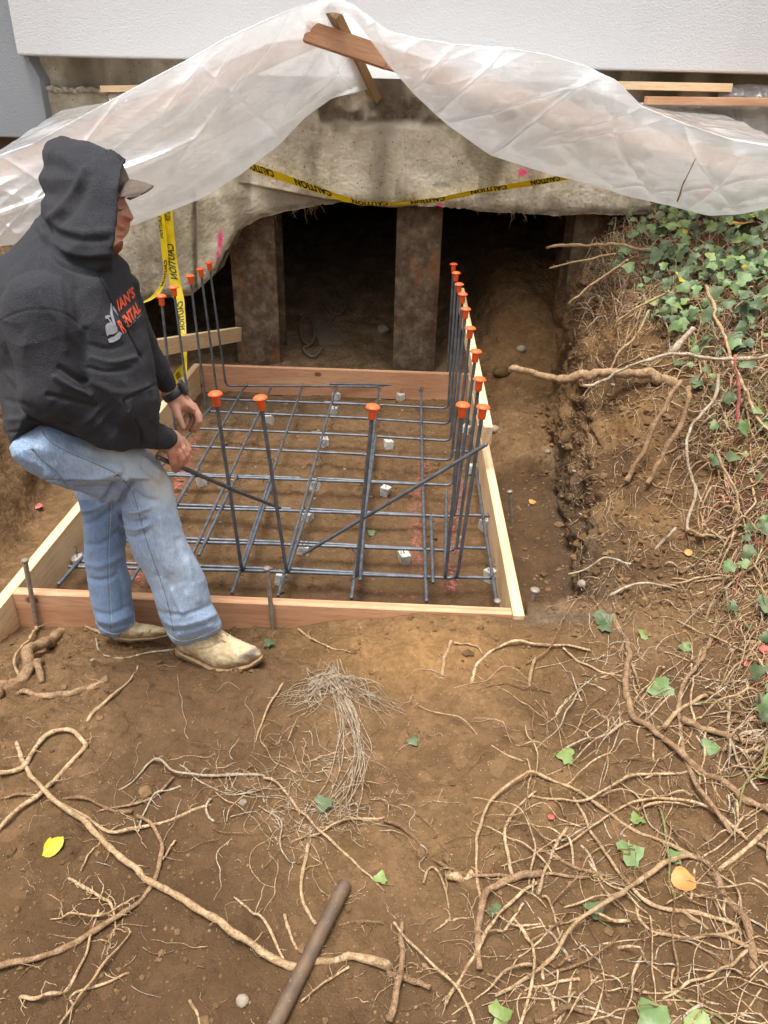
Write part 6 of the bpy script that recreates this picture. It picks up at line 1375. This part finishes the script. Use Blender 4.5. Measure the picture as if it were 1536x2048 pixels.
# ---- hoodie
v = Vol(-110, 400, 262, 915, 1.46, 2.24, 3.0, .0065)
zt = lambda x, y: np.interp(y, [430, 520, 700, 880], [1.76, 1.80, 1.86, 1.90])
v.uni(v.poly([(84, 430), (71, 440), (58, 458), (40, 477), (18, 500), (-12, 522), (-34, 560), (-45, 640), (-30, 700), (2, 745), (5, 790), (8, 850), (20, 893), (52, 880), (84, 860), (170, 884), (300, 886), (318, 835), (321, 800), (314, 762), (308, 722), (299, 686), (290, 655), (288, 632), (274, 600), (266, 560), (255, 527), (236, 508), (190, 490), (130, 450)],
           lambda x, y: np.interp(y, [430, 520, 650], [.10, .17, .195]), zt))
hood = [(86, 448), (83, 425), (82, 405), (93, 390), (86, 376), (80, 356), (90, 332), (85, 306), (92, 288), (110, 278), (132, 274.5), (145, 278), (170, 283), (210, 294), (234, 306), (248, 318), (290, 330), (290, 480), (262, 535), (200, 560), (110, 530)]
RH = lambda x, y: np.interp(y, [300, 420, 520], [.105, .110, .125])
hf = v.poly(hood, RH, ZH)
edge = np.interp(v.Y2, [270, 316, 330, 345, 370, 395, 440, 500, 560], [250, 247, 244, 241.5, 239, 236, 231, 223.5, 216])
inn = hf+.013
zz = v.z[None, None]; cut = ((v.X2-edge)/FPX*ZH)[..., None]+.10*np.abs(zz-ZH)-.012
hf = np.maximum(hf, cut); cav = np.maximum(inn, -(((v.X2-edge+34)/FPX*ZH)[..., None])+0*zz)
hf = np.where((v.Y2[..., None] < 500), np.maximum(hf, -cav), hf)
v.uni(hf, .012)
ar = np.minimum(v.cone((88, 632, 1.665), (104, 775, 1.70), .088, .074), 9)
v.uni(ar, .012); v.uni(np.minimum(v.cone((104, 775, 1.70), (215, 858, 1.80), .070, .044), v.cone((215, 858, 1.80), (322, 874, 1.925), .044, .031)), .02)
v.uni(v.cone((322, 874, 1.925), (333, 876, 1.94), .0315, .030), .004)
v.uni(np.minimum(v.cone((215, 590, 1.96), (280, 690, 2.05), .082, .050), v.cone((280, 690, 2.05), (333, 768, 2.125), .046, .029)), .015)
V, F = v.out(2); F = orient(V, F)
for _ in range(1): V = lap(V, F, .4)
px, py, Zv = pix(V); he = np.exp(-(pdist(px, py, [(225, 300), (248, 318), (240, 360), (236, 395)])/14)**2)[:, None]
for _ in range(8): V = V*(1-he)+lap(V, F, .6)*he
N = normals(V, F); px, py, Zv = pix(V)
# folds: ripples that run across the sleeve and around the waist
adir = cp(322, 874, 1.925)-cp(104, 775, 1.70); adir /= np.linalg.norm(adir)
sl_ = pdist(px, py, [(104, 775), (215, 858), (330, 878)]); ms = np.exp(-(sl_/38)**2)*(Zv < 1.98)
a_ = V@adir; b_ = np.linalg.norm(V-np.outer(a_, adir), axis=1)
disp = ms*(.0075*(ridged(np.stack([a_*24+2.2*vn(V*7), py*.012, px*0], 1), 2)-.62))
mu = np.exp(-(pdist(px, py, [(85, 640), (100, 760)])/60)**2)*(Zv < 1.72)
disp += mu*(.0045*(ridged(np.stack([V[:, 2]*15+V[:, 0]*9, V[:, 0]*4, V[:, 1]*4], 1), 2)-.62))
mt = sstep(640, 760, py)*sstep(330, 230, px)*(1-ms); disp += mt*.007*(ridged(np.stack([V[:, 2]*11+V[:, 0]*3+vn(V*4), V[:, 0]*3, V[:, 1]*2], 1), 2)-.62)
mh = sstep(520, 480, py); disp += mh*.006*(ridged(np.stack([V[:, 0]*9+V[:, 2]*6, V[:, 2]*4-V[:, 0]*3, V[:, 1]*5], 1), 2)-.62)
disp += .003*fbm(V*9, 3)+.0012*fbm(V*40, 2)
Qf = np.stack([V[:, 2]*7+V[:, 0]*5+1.4*vn(V*3.3), V[:, 0]*5-V[:, 2]*2, V[:, 1]*3], 1); disp += .010*(ridged(Qf, 2)**3-.35)*sstep(500, 560, py)
Qg = np.stack([V[:, 0]*12+V[:, 2]*8+1.2*vn(V*5), V[:, 2]*5, V[:, 1]*5], 1); disp += .006*(ridged(Qg, 2)**3-.35)
V = V+N*disp[:, None]
V = creases(V, F, [
 ([(168, 340), (150, 380), (128, 410), (110, 428), (94, 437)], 7, .006), ([(180, 352), (164, 392), (142, 424), (120, 444)], 11, -.006), ([(105, 330), (120, 340), (140, 342)], 12, -.003),
 ([(84, 436), (100, 458), (130, 475), (175, 482), (215, 478)], 9, -.007), ([(88, 428), (104, 446), (135, 461), (178, 468), (215, 462)], 9, .004), ([(90, 470), (118, 498), (165, 512), (215, 508)], 8, .006), ([(96, 488), (122, 512), (165, 526), (215, 522)], 8, -.007),
 ([(70, 460), (88, 500), (120, 530), (170, 548), (205, 548)], 5, -.007), ([(0, 641), (30, 626), (70, 618), (110, 620), (146, 636), (172, 660)], 2.6, -.002), ([(172, 660), (170, 700), (168, 745), (175, 775)], 9, -.005),
 ([(175, 735), (215, 745), (260, 735)], 5, -.007), ([(180, 715), (220, 728), (270, 715)], 5, .006), ([(180, 690), (215, 700), (245, 690)], 6, -.004), ([(185, 765), (240, 790), (300, 775)], 7, .004),
 ([(248, 803), (255, 820)], 2, -.006), ([(250, 800), (280, 785), (312, 768)], 2, -.004), ([(120, 735), (150, 755), (170, 765)], 5, -.008), ([(110, 755), (145, 778), (180, 790)], 5, .008), ([(96, 790), (140, 800), (190, 812)], 5, -.007),
 ([(205, 552), (235, 615), (256, 655), (282, 710)], 7, -.004), ([(270, 842), (283, 862), (285, 885)], 3, -.006), ([(300, 838), (312, 850)], 3, .004), ([(308, 846), (315, 864), (312, 895)], 2.0, -.004), ([(12, 866), (50, 862), (92, 846)], 3, -.005), ([(334, 750), (326, 762), (316, 775)], 2, -.003), ([(248, 800), (262, 790), (300, 775), (314, 770)], 1.6, -.003),
 ([(118, 560), (128, 640), (132, 700)], 8, .004), ([(150, 580), (160, 640)], 8, -.004), ([(60, 870), (110, 845), (140, 850)], 4, -.006), ([(15, 840), (60, 835), (95, 850)], 6, .006), ([(12, 800), (50, 810), (85, 830)], 6, -.005)])
hood_me = mkmesh('hoodie', V, F); hoodie = link('hoodie', hood_me, M['fleece'], man, 'charcoal hooded sweatshirt with orange and grey print')
HB = BVHTree.FromPolygons([Vector(p) for p in V.tolist()], F.tolist())
def onto(bv, px, py, lift=.0015, dflt=1.8):
    d = Vector(ray(px, py)).normalized(); h = bv.ray_cast(Vector(CAM), d)
    if h[0] is None: return cp(px, py, dflt)
    return np.array(h[0])-np.array(d)*lift
def decal(name, P2, F, mat, parent, lift=.0018, bv=None):
    return link(name, mesh(name, np.array([onto(bv or HB, a, b, lift) for a, b in P2]), F), M[mat], parent)
def quadtext(s, TL, TR, BL, BR):
    Vt, Ft = text_mesh(s, .035, 2); Vt = Vt-Vt.min(0); Vt = Vt/Vt.max(0); TL, TR, BL, BR = map(np.array, (TL, TR, BL, BR))
    u = Vt[:, :1]; w_ = Vt[:, 1:]; return (TL*(1-u)+TR*u)*w_+(BL*(1-u)+BR*u)*(1-w_), Ft
P2, F2 = quadtext("/AN'S", (230, 602), (266, 571), (238, 624), (271, 594)); decal('lettering', P2, F2, 'print_orange', hoodie)
P2, F2 = quadtext("RENTAL", (234, 643), (275, 601), (247, 668), (282, 622)); decal('lettering', P2, F2, 'print_orange', hoodie)
def fillpoly(pts, n=3):
    bm = bmesh.new(); vs_ = [bm.verts.new((a, b, 0)) for a, b in pts]; f = bm.faces.new(vs_); bmesh.ops.triangulate(bm, faces=[f]); 
    for _ in range(n): bmesh.ops.subdivide_edges(bm, edges=bm.edges, cuts=1)
    bmesh.ops.triangulate(bm, faces=bm.faces); V_ = np.array([v.co[:2] for v in bm.verts]); F_ = [[v.index for v in f.verts] for f in bm.faces]; bm.free(); return V_, F_
mp = lambda L_: [(180+a/6.4, 540+b/6.4) for a, b in L_]
VV = []; FF = []; o_ = 0
for L_ in ([(195, 720), (215, 690), (255, 668), (300, 690), (330, 700), (352, 745), (355, 790), (300, 822), (250, 826), (220, 845), (205, 800)], [(230, 885), (270, 862), (310, 850), (372, 788), (412, 808), (380, 880), (340, 905), (300, 925), (248, 932), (238, 910)],
           [(266, 425), (275, 425), (285, 500), (292, 560), (320, 660), (332, 702), (296, 690), (275, 620), (258, 550)], [(190, 588), (252, 574), (266, 598), (236, 612), (290, 678), (278, 688), (226, 622), (200, 628)], [(288, 462), (338, 456), (352, 500), (372, 560), (362, 592), (336, 522), (298, 505)]):
    a, b = fillpoly(mp(L_), 3); VV.append(a); FF += [[i+o_ for i in f] for f in b]; o_ += len(a)
decal('excavator_print', np.concatenate(VV), FF, 'print_grey', hoodie)
VV = []; FF = []; o_ = 0
for k in range(12):
    u = k/11; x, y = 500+u*140, 722-u*150
    if k in (3, 7): continue
    a, b = fillpoly(mp([(x, y), (x+7, y-7), (x+9, y+9), (x+2, y+14)]), 0); VV.append(a); FF += [[i+o_ for i in f] for f in b]; o_ += len(a)
a, b = fillpoly(mp([(450, 800), (475, 768), (478, 774), (455, 804)]), 0); VV.append(a); FF += [[i+o_ for i in f] for f in b]
decal('small_print', np.concatenate(VV), FF, 'print_grey', hoodie)
def line_on(bv, name, pts, r, mat, parent, lift=.001, n=60, k=6):
    P = chaikin(pts, 3); P = resample(P, n); Q = np.array([onto(bv, a, b, lift) for a, b in P]); Q[1:-1] = (Q[:-2]+Q[1:-1]+Q[2:])/3
    mb = MB(); mb.tube(Q, r, k); return link(name, mb.mesh(name), M[mat], parent)
line_on(HB, 'drawstring', [(203, 553), (212, 575), (222, 598), (235, 622), (247, 645), (258, 665), (270, 688), (282, 711)], .0036, 'cord', hoodie, .003)
# ---- cap
v = Vol(150, 270, 300, 405, 1.62, 1.86, 1.8, .003)
v.uni(v.poly([(160, 340), (190, 318), (225, 312), (243, 320), (248, 334), (256, 352), (259, 362), (256, 378), (240, 392), (200, 396), (160, 392)], .082, ZH))
V, F = v.out(2); cap_o = link('baseball_cap', mkmesh('baseball_cap', V, F), M['cap_cloth'], man, 'brown cap worn under the hood')
ss = np.linspace(-1, 1, 41); ts = np.linspace(0, 1, 16); VT = []
for s_ in ss:
    b0 = np.array([254-17*s_**2, 358+35*s_**2]); b1 = np.array([307-19*s_**2-28*s_**6, 370.5+18*s_**2+8*s_**6])
    for t in ts: q = b0*(1-t)+b1*t; VT.append(cp(q[0], q[1]-2.5*math.sin(t*3.14), ZH+.082*s_*(1-.18*t*t)))
VT = np.array(VT); Fv = gridF(41, 16); VB = VT-UP*.0045; n = len(VT)
rim = [i for i in range(16)]+[i*16+15 for i in range(1, 41)]+[40*16+j for j in range(14, -1, -1)]+[i*16 for i in range(39, 0, -1)]
side = [(rim[i], rim[(i+1) % len(rim)], rim[(i+1) % len(rim)]+n, rim[i]+n) for i in range(len(rim))]
Vx = np.concatenate([VT, VB]); Fx = np.concatenate([Fv, Fv[:, ::-1]+n, np.array(side)])
link('visor', mkmesh('visor', Vx, Fx), M['cap_cloth'], cap_o)
# ---- jeans
v = Vol(10, 460, 826, 1310, 1.68, 2.48, 3.0, .0065)
zn = lambda x, y: np.where(y < 960, np.interp(x, [30, 180, 310], [1.86, 1.92, 2.03]), np.interp(y, [960, 1130, 1285], [2.03, 2.12, 2.24]))+0*x
nl = [(20, 895), (36, 868), (80, 838), (140, 838), (185, 862), (220, 872), (252, 877), (288, 892), (308, 908), (323, 928), (334, 948), (343, 969), (349, 992), (354, 1016), (365, 1060), (386, 1107), (400, 1135), (412, 1162), (424, 1209), (434, 1228), (439, 1242), (442, 1258), (432, 1268), (405, 1283), (365, 1294), (345, 1285), (338, 1272), (322, 1237), (312, 1208), (303, 1180), (288, 1147), (268, 1118), (254, 1078), (245, 1034), (243, 1002), (225, 1003), (208, 1002), (160, 983), (135, 977), (91, 962), (55, 942), (24, 915)]
R_ = lambda x, y: np.interp(y, [900, 1000, 1100, 1290], [.105, .088, .078, .072])
v.uni(v.poly(nl, R_, zn))
fl_ = [(140, 940), (148, 984), (165, 1034), (168, 1078), (168, 1115), (174, 1158), (182, 1209), (190, 1250), (205, 1270), (233, 1278), (255, 1268), (263, 1258), (268, 1236), (265, 1200), (263, 1160), (253, 1133), (250, 1096), (256, 1060), (280, 1010), (290, 930), (200, 900)]
v.uni(v.poly(fl_, .068, lambda x, y: np.interp(y, [900, 1050, 1270], [2.18, 2.25, 2.37])), .004)
V, F = v.out(2); F = orient(V, F); N = normals(V, F); px, py, Zv = pix(V)
kn = np.exp(-(((px-262)/70)**2+((py-1000)/40)**2)); an = sstep(1195, 1262, py)*sstep(1300, 1285, py)
disp = .0045*fbm(V*11, 3)+.0012*fbm(V*45, 2)
disp += (.010*kn+.006*an)*(ridged(np.stack([V[:, 2]*26+V[:, 0]*8+1.5*vn(V*8), V[:, 0]*6, V[:, 1]*6], 1), 2)-.6)
disp += .0045*sstep(1000, 1080, py)*(ridged(np.stack([V[:, 0]*16+V[:, 2]*9, V[:, 2]*4, V[:, 1]*4], 1), 2)-.6)
disp += .006*sstep(1000, 960, py)*sstep(230, 120, px)*(ridged(np.stack([V[:, 0]*12+V[:, 2]*22, V[:, 2]*4, V[:, 1]*4], 1), 2)-.6)
V = V+N*disp[:, None]
V = creases(V, F, [([(208, 1000), (222, 978), (236, 955)], 5, -.016), ([(243, 1002), (250, 985), (264, 968)], 4, -.014), ([(232, 1003), (240, 980), (252, 958)], 5, .010), ([(244, 1035), (262, 1048), (290, 1040)], 5, -.011), ([(246, 1052), (266, 1060), (292, 1052)], 4, .008),
   ([(246, 1070), (264, 1078), (290, 1066)], 5, -.009), ([(248, 1018), (268, 1026), (294, 1016)], 5, .009), ([(268, 985), (286, 1000), (308, 1002)], 6, -.007), ([(285, 930), (310, 955), (335, 975)], 7, -.005), ([(292, 918), (318, 945)], 5, .005),
   ([(120, 985), (180, 976), (232, 978)], 6, -.009), ([(95, 950), (140, 962), (200, 958), (240, 940)], 8, .006), ([(62, 900), (80, 925), (112, 948), (138, 972)], 3, -.008), ([(150, 900), (190, 915), (240, 918)], 9, -.004),
   ([(312, 1222), (345, 1232), (390, 1226), (428, 1206)], 5, -.005), ([(318, 1240), (350, 1252), (395, 1243), (436, 1226)], 5, .005), ([(326, 1256), (355, 1266), (400, 1256), (438, 1240)], 4, -.004), ([(345, 1180), (352, 1205), (366, 1225)], 6, .008), ([(330, 1160), (338, 1190), (350, 1215)], 6, -.006),
   ([(375, 1120), (384, 1160), (396, 1200)], 7, .006), ([(355, 1080), (362, 1130), (372, 1180)], 7, -.005), ([(320, 1040), (328, 1090), (340, 1140)], 9, .005), ([(300, 1060), (312, 1110), (320, 1150)], 7, -.005),
   ([(172, 1155), (200, 1164), (230, 1152)], 5, -.006), ([(174, 1128), (205, 1134), (245, 1110)], 6, .006), ([(168, 1090), (200, 1092), (240, 1062)], 6, -.006), ([(186, 1222), (215, 1232), (262, 1212)], 5, -.004), ([(188, 1238), (218, 1248), (264, 1230)], 5, .004), ([(192, 1252), (220, 1260), (262, 1246)], 4, -.003),
   ([(166, 1050), (190, 1045), (230, 1010)], 6, -.009), ([(164, 1022), (190, 1018), (222, 998)], 5, .008), ([(235, 1140), (245, 1180), (248, 1215)], 6, -.005)])
px, py, Zv = pix(V)
fade = np.clip(np.exp(-(((px-250)/75)**2+((py-905)/42)**2))+.7*np.exp(-(((px-330)/40)**2+((py-975)/45)**2))+.35*np.exp(-(((px-350)/45)**2+((py-1120)/80)**2)), 0, 1)
dirt = np.clip(.9*np.exp(-(((px-318)/24)**2+((py-952)/34)**2))+.5*np.exp(-(((px-240)/60)**2+((py-885)/14)**2))+.35*sstep(1250, 1290, py), 0, 1)
deep = np.clip(.8*sstep(2.15, 2.18, Zv)*(px < 268)*(py > 1000)+.5*np.exp(-(((px-100)/60)**2+((py-955)/30)**2)), 0, 1)  # painted shade on the far leg and below the near thigh
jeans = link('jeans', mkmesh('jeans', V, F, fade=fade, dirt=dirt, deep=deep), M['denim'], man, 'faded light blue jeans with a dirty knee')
JB = BVHTree.FromPolygons([Vector(p) for p in V.tolist()], F.tolist())
sm_ = [(102, 885), (135, 905), (175, 921), (205, 934), (233, 947), (255, 968), (270, 995), (277, 1023), (284, 1050), (292, 1078), (302, 1108), (312, 1135), (321, 1160), (330, 1185), (337, 1212), (343, 1240), (347, 1268)]
line_on(JB, 'seam', sm_, .0013, 'thread_dark', jeans, .0004, 160); line_on(JB, 'seam', [(a+3.5, b-2) for a, b in sm_], .0009, 'thread', jeans, .0006, 160, 4)
s2_ = [(219, 1006), (217, 1040), (215, 1078), (214, 1110), (215, 1150), (217, 1190), (219, 1230), (221, 1262)]
line_on(JB, 'seam', s2_, .0012, 'thread_dark', jeans, .0004, 90); line_on(JB, 'seam', [(a+4, b) for a, b in s2_], .0008, 'thread', jeans, .0004, 90, 4)
line_on(JB, 'seam', [(60, 897), (70, 912), (82, 923), (98, 934), (112, 946), (124, 962), (135, 975)], .0012, 'thread', jeans, .0006, 50, 4)
line_on(JB, 'seam', [(84, 862), (92, 876), (104, 886)], .0016, 'thread_dark', jeans, .0006, 24, 4)
line_on(JB, 'seam', [(334, 1266), (352, 1281), (372, 1283), (405, 1273), (430, 1262), (440, 1252)], .0010, 'thread', jeans, .0006, 60, 4)
line_on(JB, 'seam', [(192, 1246), (206, 1262), (232, 1270), (254, 1260), (265, 1246)], .0009, 'thread', jeans, .0006, 50, 4)
# ---- boots
def boot(poly_, sole_, zc, R0, box, patch, label):
    v = Vol(*box, 2.0, .004); v.uni(v.poly(poly_, R0, zc)); V, F = v.out(1); F = orient(V, F); N = normals(V, F); px, py, _ = pix(V)
    V = V+N*(.0025*fbm(V*26, 3)+.001*vn(V*120))[:, None]
    V = creases(V, F, patch[1]); px, py, _ = pix(V)
    wn = np.exp(-(((px-patch[0][0])/patch[0][2])**2+((py-patch[0][1]-.4*(patch[0][0]-px))/patch[0][3])**2)**2)
    b = link('boot', mkmesh('boot', V, F, worn=wn, dirt=sstep(12, 2, pdist(px, py, sole_[:len(sole_)//2]))), M['suede'], man, label)
    v = Vol(*box, 2.0, .004); v.uni(v.poly(sole_, R0*.95, zc, .006)); V, F = v.out(1); V = V+normals(V, orient(V, F))*(.002*fbm(V*40, 3))[:, None]
    link('sole', mkmesh('sole', V, F), M['sole'], b)
    return V
zb1 = lambda x, y: np.interp(x, [340, 440, 530], [2.29, 2.245, 2.20])
BV1 = boot([(350, 1272), (360, 1240), (420, 1225), (440, 1256), (462, 1270), (484, 1283), (508, 1292), (520, 1299), (526, 1308), (522, 1318), (497, 1330), (455, 1341), (424, 1336), (392, 1318), (353, 1302)],
     [(348, 1292), (360, 1301), (392, 1316), (424, 1334), (456, 1337), (497, 1327), (525, 1308), (528, 1315), (523, 1324), (497, 1341), (470, 1350), (448, 1352), (420, 1347), (390, 1331), (353, 1312)], zb1, .05, (330, 545, 1215, 1365, 2.12, 2.38),
     ((505, 1306, 24, 9), [([(408, 1275), (425, 1283), (440, 1290)], 2.5, -.003), ([(430, 1262), (440, 1275), (455, 1282)], 2.5, -.003), ([(400, 1300), (425, 1296), (440, 1280)], 2.5, -.003), ([(470, 1283), (478, 1300), (470, 1320)], 3, -.002)]), 'cream suede boot with a dark scuffed toe')
boot([(225, 1262), (230, 1240), (262, 1240), (276, 1246), (300, 1250), (326, 1255), (338, 1262), (336, 1272), (310, 1276), (265, 1280), (238, 1280)],
     [(228, 1270), (262, 1276), (310, 1273), (338, 1266), (340, 1274), (312, 1280), (262, 1285), (230, 1281)], lambda x, y: np.interp(x, [225, 340], [2.38, 2.36]), .045, (215, 350, 1228, 1295, 2.28, 2.46),
     ((300, 1262, 3, 3), [([(285, 1250), (290, 1262), (284, 1272)], 3, -.003), ([(272, 1252), (276, 1264)], 2.5, -.003)]), 'dusty cream boot half sunk in the loose soil')
mb = MB()
for pts in ([(412, 1262), (424, 1268), (434, 1270)], [(418, 1272), (432, 1274), (446, 1274)], [(428, 1282), (434, 1270), (446, 1262), (456, 1272)], [(426, 1284), (440, 1278), (452, 1284)]):
    Q = np.array([cp(a, b, 2.195) for a, b in chaikin(pts, 2)]); mb.tube(Q, .0016, 5)
bo = [c for c in man.children if c.name.startswith('boot')][0]
link('laces', mb.mesh('laces'), M['sole'], bo)
# ---- watch on the farther wrist
c0 = cp(345, 786, 2.152); ax = cp(352, 797, 2.157)-cp(334, 772, 2.135); ax /= np.linalg.norm(ax)
upv = -FW*.35+UP*.75+RT*.5; upv -= ax*(upv@ax); upv /= np.linalg.norm(upv); sv = np.cross(ax, upv)
mb = MB(); prof = [(-.011, .0008), (-.0105, .0032), (0, .0040), (.0105, .0032), (.011, .0008)]; n = 40; V = []
for i in range(n):
    a = 2*math.pi*i/n
    for h_, r_ in prof: V.append(c0+ax*h_+(upv*math.cos(a)*(.0285+r_)+sv*math.sin(a)*(.0305+r_)))
m_ = len(prof); mb.add(V, [(i*m_+j, i*m_+j+1, ((i+1) % n)*m_+j+1, ((i+1) % n)*m_+j) for i in range(n) for j in range(m_-1)])
wt = link('wristwatch', mb.mesh('wristwatch'), M['watch'], man, 'black digital watch on his far wrist')
R3 = Matrix([[ax[0], sv[0], upv[0], 0], [ax[1], sv[1], upv[1], 0], [ax[2], sv[2], upv[2], 0], [0, 0, 0, 1]]); cc = c0+upv*.036
mb = MB(); mb.box((0, 0, 0), (.040, .036, .011)); me = bevel_me(mb.mesh('watch_case', False), .003, 3); me.transform(Matrix.Translation(Vector(cc))@R3); link('watch_case', me, M['watch'], wt)
mb = MB(); mb.box((0, 0, .0058), (.026, .024, .0012)); me = mb.mesh('watch_face', False); me.transform(Matrix.Translation(Vector(cc))@R3); link('watch_face', me, M['watch_face'], wt)
